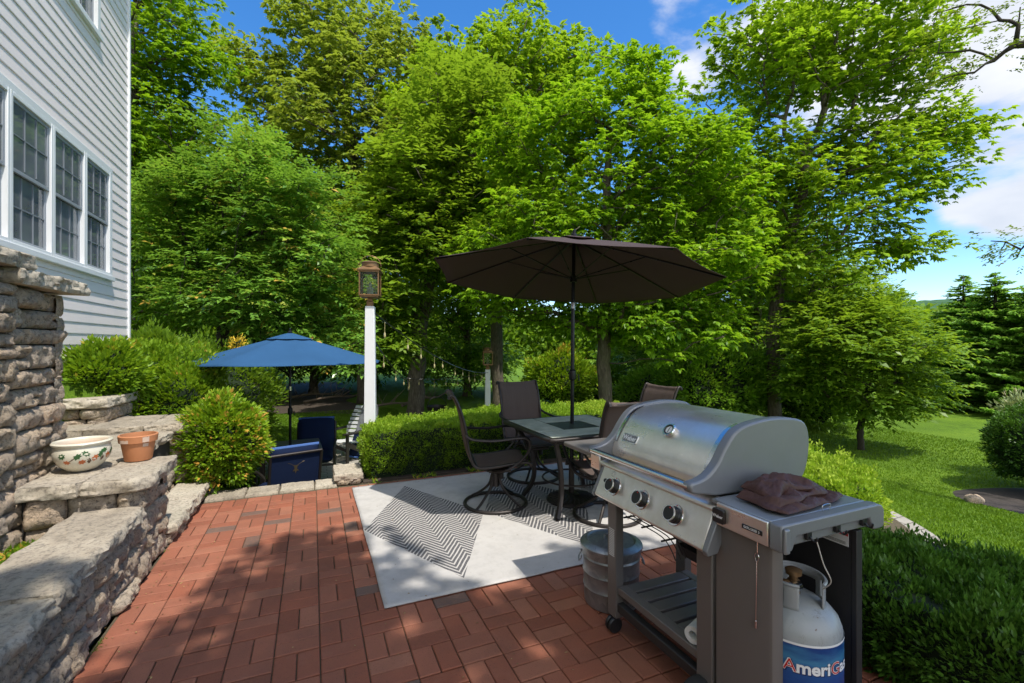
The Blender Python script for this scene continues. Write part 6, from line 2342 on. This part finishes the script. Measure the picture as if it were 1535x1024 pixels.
    spots = [(A, 225, 18, 1.0, 1.0), (B, 300, 20, 1.5, 1.0), (A, 385, 24, 2.2, 1.1), (B, 560, 23, .4, 1.15), (A, 620, 27, 2.9, 1.25), (B, 1130, 17, 1.9, .95), (A, 1060, 22, 4.1, 1.05), (B, 1000, 17.5, 5.0, .8), (A, 1180, 24, 5.5, .85), (B, 1240, 18, .9, .62), (A, 1290, 26, 3.3, .62),
             (B, 1340, 23, 2.7, .5), (A, 140, 15, 3.8, .8), (B, 250, 14.5, 4.4, .55), (A, 950, 27, 1.2, 1.0), (A, 1700, 26, 1.2, .75), (B, 1330, 28, 2.2, .55)]
    for src, px, D, rz, sc in spots:
        c = copy_tree(src)
        c.location = gbase(px, D)
        c.rotation_euler.z = rz
        c.scale = (sc, sc, sc * (1.0 if rz < 3 else .95))
    # ---- shrubs
    def sb(px, py, D): return tuple(spot(px, py, D))
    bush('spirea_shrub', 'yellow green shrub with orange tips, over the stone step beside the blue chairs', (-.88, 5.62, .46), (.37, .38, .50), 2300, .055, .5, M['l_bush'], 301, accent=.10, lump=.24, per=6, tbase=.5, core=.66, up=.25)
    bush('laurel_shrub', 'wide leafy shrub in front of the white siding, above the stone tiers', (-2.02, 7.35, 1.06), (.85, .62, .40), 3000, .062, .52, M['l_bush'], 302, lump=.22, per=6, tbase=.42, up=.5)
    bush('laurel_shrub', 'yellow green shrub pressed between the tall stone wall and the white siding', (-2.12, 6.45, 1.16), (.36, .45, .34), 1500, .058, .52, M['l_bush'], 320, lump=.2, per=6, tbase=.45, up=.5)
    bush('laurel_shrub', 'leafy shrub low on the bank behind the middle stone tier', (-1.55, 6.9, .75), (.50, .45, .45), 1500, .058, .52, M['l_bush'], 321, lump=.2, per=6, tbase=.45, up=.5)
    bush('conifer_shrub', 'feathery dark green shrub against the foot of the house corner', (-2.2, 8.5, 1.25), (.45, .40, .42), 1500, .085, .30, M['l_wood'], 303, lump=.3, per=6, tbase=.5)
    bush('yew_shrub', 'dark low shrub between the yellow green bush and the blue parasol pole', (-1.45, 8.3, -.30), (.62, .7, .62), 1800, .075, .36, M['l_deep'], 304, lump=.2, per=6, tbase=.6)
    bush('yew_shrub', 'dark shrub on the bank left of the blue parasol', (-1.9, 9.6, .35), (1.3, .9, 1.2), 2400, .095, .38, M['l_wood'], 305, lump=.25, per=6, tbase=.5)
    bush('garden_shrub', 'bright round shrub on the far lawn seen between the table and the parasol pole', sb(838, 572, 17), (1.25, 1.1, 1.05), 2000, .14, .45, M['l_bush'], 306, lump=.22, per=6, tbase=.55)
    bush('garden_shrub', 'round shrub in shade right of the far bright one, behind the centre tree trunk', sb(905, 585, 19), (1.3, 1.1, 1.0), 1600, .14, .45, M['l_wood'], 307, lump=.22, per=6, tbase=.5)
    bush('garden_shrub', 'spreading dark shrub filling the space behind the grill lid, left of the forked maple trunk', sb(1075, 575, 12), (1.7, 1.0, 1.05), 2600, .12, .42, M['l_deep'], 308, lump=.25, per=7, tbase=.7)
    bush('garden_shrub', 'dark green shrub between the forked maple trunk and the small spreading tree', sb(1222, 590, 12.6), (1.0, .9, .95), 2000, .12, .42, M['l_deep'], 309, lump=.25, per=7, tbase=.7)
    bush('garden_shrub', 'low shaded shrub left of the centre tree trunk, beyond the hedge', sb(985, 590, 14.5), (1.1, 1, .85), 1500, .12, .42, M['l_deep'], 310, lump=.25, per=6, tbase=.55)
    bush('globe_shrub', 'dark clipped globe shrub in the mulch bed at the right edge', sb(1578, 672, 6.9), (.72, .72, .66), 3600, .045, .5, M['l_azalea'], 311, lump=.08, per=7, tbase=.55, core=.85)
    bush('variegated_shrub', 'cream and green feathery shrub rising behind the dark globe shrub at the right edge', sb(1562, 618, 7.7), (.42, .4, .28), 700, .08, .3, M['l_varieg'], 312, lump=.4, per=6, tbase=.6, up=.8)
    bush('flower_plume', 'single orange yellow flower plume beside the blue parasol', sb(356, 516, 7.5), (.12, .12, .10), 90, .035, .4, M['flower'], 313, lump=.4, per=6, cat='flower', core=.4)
    # mulch bed
    mb = MB()
    def fn(u, v):
        a = v * 2 * PI
        r = u * (1 + .1 * mn.noise(V(math.cos(a) * 2, math.sin(a) * 2, 0)))
        x = 9.35 + 1.4 * r * math.cos(a); y = 2.95 + .9 * r * math.sin(a)
        return V(x, y, ground_z(x, y) + .05 * (1 - u ** 4) - .01)
    mb.grid(10, 40, fn)
    tag(mb.build('mulch_bed', M['mulch'], smooth=True, angle=0), kind='structure')
    rk = thing('garden_rock', 'small brown rock at the near edge of the dark mulch bed', 'rock', (8.0, 3.15, ground_z(8.0, 3.15) + .02))
    mb = MB()
    mb.grid(18, 12, lambda u, v: V(*(np.array([.13, .09, .07]) * (1 + .25 * mn.noise(V(math.cos(u * 6.283) * 1.5, math.sin(u * 6.283) * 1.5, v * 3))) * np.array([math.cos(u * 2 * PI) * math.cos((v - .5) * PI), math.sin(u * 2 * PI) * math.cos((v - .5) * PI), math.sin((v - .5) * PI)]))) + V(0, 0, .03))
    mb.build('stone', M['stone'], rk, smooth=True, tint=True, angle=0)
    # ---- hedges
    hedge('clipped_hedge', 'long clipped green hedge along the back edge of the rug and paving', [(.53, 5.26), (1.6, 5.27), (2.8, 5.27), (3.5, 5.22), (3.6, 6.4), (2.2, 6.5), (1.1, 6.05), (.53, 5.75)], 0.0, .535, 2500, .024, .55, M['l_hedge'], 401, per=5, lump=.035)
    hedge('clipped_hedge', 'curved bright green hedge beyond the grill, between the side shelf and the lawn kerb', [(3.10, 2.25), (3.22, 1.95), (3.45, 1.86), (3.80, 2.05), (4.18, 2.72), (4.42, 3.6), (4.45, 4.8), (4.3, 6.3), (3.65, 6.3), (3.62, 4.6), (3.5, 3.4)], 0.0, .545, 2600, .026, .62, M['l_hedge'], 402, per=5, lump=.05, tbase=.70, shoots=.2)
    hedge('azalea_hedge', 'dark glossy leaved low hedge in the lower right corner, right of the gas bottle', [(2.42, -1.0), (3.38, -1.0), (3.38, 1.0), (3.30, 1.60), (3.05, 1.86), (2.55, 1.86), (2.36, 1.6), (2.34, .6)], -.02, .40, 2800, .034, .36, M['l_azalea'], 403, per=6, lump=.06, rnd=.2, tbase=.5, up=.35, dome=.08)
    # ground-hugging weeds at the hedge foot
    r2 = np.random.default_rng(13)
    n = 900
    P = np.column_stack([r2.uniform(.6, 3.2, n), r2.uniform(5.10, 5.24, n), np.full(n, -.004)])
    cl = np.array([mn.noise(Vector((a * 3, 0, 9))) for a in P[:, 0]])
    P = P[cl > .05]
    n = len(P)
    o = leaf_object('weeds', P, norm(rand_unit(n, r2) + UP * 1.1), norm(rand_unit(n, r2) + UP), r2.uniform(.02, .07, n), .014, r2.random(n), M['l_bush'])
    tag(o, 'small weeds at the foot of the clipped hedge', 'weeds', kind='stuff')
    # soil strip under hedges
    mb = MB()
    mb.span((.5, 5.19, -.05), (4.6, 6.0, .004))
    tag(mb.build('hedge_bed', M['soil'], smooth=False), kind='structure')
    # far belt of trees, one mass
    rng = np.random.default_rng(77)
    n = 60000
    a = rng.uniform(math.radians(-62), math.radians(62), n) + YAW
    d = rng.uniform(60, 74, n)
    hmax = np.array([6.5 + 2.0 * mn.noise(Vector((x * 9, 0, 0))) + 1.6 * mn.noise(Vector((x * 40, 0, 4))) for x in a])
    hh = rng.random(n) ** .8 * hmax
    P = np.column_stack([np.sin(a) * d, np.cos(a) * d, -1 + hh])
    o = leaf_object('far_woods', P, rand_unit(n, rng) + UP * -.2, rand_unit(n, rng) + UP, rng.uniform(.6, 1.0, n), .55, .35 + rng.random(n) * .4, M['l_wood'])
    tag(o, 'belt of distant woodland closing the view beyond the garden', 'woodland', kind='stuff')


# ------------------------------------------------------------------ light and camera
def world():
    w = bpy.data.worlds.new('World')
    SC.world = w
    w.use_nodes = True
    t = w.node_tree
    t.nodes.clear()
    N = lambda k, **kw: (lambda x: [setattr(x, a, b) for a, b in kw.items()] and x or x)(t.nodes.new(k))
    out = N('ShaderNodeOutputWorld'); bg = N('ShaderNodeBackground')
    sky = N('ShaderNodeTexSky', sky_type='NISHITA')
    sun = Vector((.165, -.43, .887)).normalized()
    el = math.asin(sun.z)
    sky.sun_disc = False
    sky.sun_elevation = el
    sky.sun_rotation = math.atan2(sun.x, sun.y)
    sky.altitude = 300
    sky.air_density = 1.0; sky.dust_density = .35; sky.ozone_density = 3.2
    hs = N('ShaderNodeHueSaturation'); hs.inputs['Hue'].default_value = .503; hs.inputs['Saturation'].default_value = 1.30; hs.inputs['Value'].default_value = 1.7
    t.links.new(sky.outputs[0], hs.inputs['Color'])
    tc = N('ShaderNodeTexCoord')
    def mth(op, a, b=0.0, c=None):
        x = N('ShaderNodeMath', operation=op)
        for i, v in enumerate((a, b, c)):
            if v is None: continue
            if isinstance(v, (int, float)): x.inputs[i].default_value = v
            else: t.links.new(v, x.inputs[i])
        return x.outputs[0]
    mp = N('ShaderNodeMapping'); mp.inputs['Scale'].default_value = (1, 1, 2.2)
    t.links.new(tc.outputs['Generated'], mp.inputs[0])
    n1 = N('ShaderNodeTexNoise'); n1.inputs['Scale'].default_value = 2.6; n1.inputs['Detail'].default_value = 9; n1.inputs['Roughness'].default_value = .52; n1.inputs['Distortion'].default_value = .25
    t.links.new(mp.outputs[0], n1.inputs['Vector'])
    def lobe(v, lo, hi):
        v = Vector(v).normalized()
        d = N('ShaderNodeVectorMath', operation='DOT_PRODUCT'); t.links.new(tc.outputs['Generated'], d.inputs[0]); d.inputs[1].default_value = v
        m = N('ShaderNodeMapRange', interpolation_type='SMOOTHSTEP'); t.links.new(d.outputs['Value'], m.inputs[0])
        m.inputs[1].default_value = lo; m.inputs[2].default_value = hi
        return m.outputs[0]
    def dirv(px, py):
        r = (px - 767.5) / 690
        return (SN + r * CS, CS - r * SN, (515 - py) / 690)
    reg = mth('MAXIMUM', lobe(dirv(1330, 20), .95, .99), mth('MULTIPLY', lobe(dirv(1530, 245), .988, .998), 1.0))
    reg = mth('MAXIMUM', reg, mth('MULTIPLY', lobe(dirv(1160, -10), .955, .992), .9))
    back = lobe((-.45, -.8, .42), .0, .6)  # unseen cloud bank behind the camera, added as white fill light
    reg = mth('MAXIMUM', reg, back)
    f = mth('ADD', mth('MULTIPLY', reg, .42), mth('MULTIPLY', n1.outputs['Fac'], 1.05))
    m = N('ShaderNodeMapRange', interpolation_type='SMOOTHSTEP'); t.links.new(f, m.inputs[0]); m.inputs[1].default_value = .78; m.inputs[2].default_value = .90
    n2 = N('ShaderNodeTexNoise'); n2.inputs['Scale'].default_value = 5; n2.inputs['Detail'].default_value = 7
    t.links.new(mp.outputs[0], n2.inputs['Vector'])
    cr = N('ShaderNodeValToRGB'); t.links.new(n2.outputs['Fac'], cr.inputs[0])
    e = cr.color_ramp.elements
    e[0].position = .3; e[0].color = (5.2, 5.5, 6.1, 1); e[1].position = .65; e[1].color = (7.6, 7.6, 7.7, 1)
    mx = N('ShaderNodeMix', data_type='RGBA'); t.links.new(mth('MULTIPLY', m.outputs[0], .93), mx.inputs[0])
    vm = N('ShaderNodeVectorMath', operation='SCALE'); t.links.new(cr.outputs[0], vm.inputs[0]); t.links.new(mth('MULTIPLY_ADD', back, .75, 1.0), vm.inputs['Scale'])  # added rear clouds brightened above the visible ones to lift the shade
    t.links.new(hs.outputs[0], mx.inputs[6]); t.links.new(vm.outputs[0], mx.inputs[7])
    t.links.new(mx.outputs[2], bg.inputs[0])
    bg.inputs[1].default_value = .15
    t.links.new(bg.outputs[0], out.inputs[0])
    L = bpy.data.lights.new('sun', 'SUN')
    L.energy = 5.0; L.angle = math.radians(.53); L.color = (1.0, .955, .88)
    o = bpy.data.objects.new('sun', L); COL.objects.link(o)
    o.rotation_euler = sun.to_track_quat('Z', 'Y').to_euler()
    o.location = (0, 0, 20)


def camera():
    c = bpy.data.cameras.new('camera')
    c.sensor_width = 36; c.lens = 690 / 1535 * 36; c.shift_y = 3 / 1535
    c.clip_start = .05; c.clip_end = 3000
    o = bpy.data.objects.new('camera', c); COL.objects.link(o)
    o.location = (0, 0, EYE)
    o.rotation_euler = (PI / 2, 0, -YAW)
    SC.camera = o


build_ground()
grass_patch()
masonry()
paving()
house()
rug()
dining_set()
foot = umbrellas()
lamps()
pots()
trash_can()
grill()
lower_furniture(foot)
vegetation()
world()
camera()

SC.view_settings.view_transform = 'Standard'
SC.view_settings.look = 'None'
SC.view_settings.exposure = 0
SC.view_settings.gamma = 1
SC.render.engine = 'CYCLES'
SC.cycles.max_bounces = 7
SC.cycles.diffuse_bounces = 3
SC.cycles.glossy_bounces = 3
SC.cycles.transmission_bounces = 4
SC.cycles.transparent_max_bounces = 8
SC.cycles.caustics_reflective = False
SC.cycles.caustics_refractive = False
SC.cycles.use_denoising = True
SC.cycles.sample_clamp_indirect = 6
SC.render.film_transparent = False
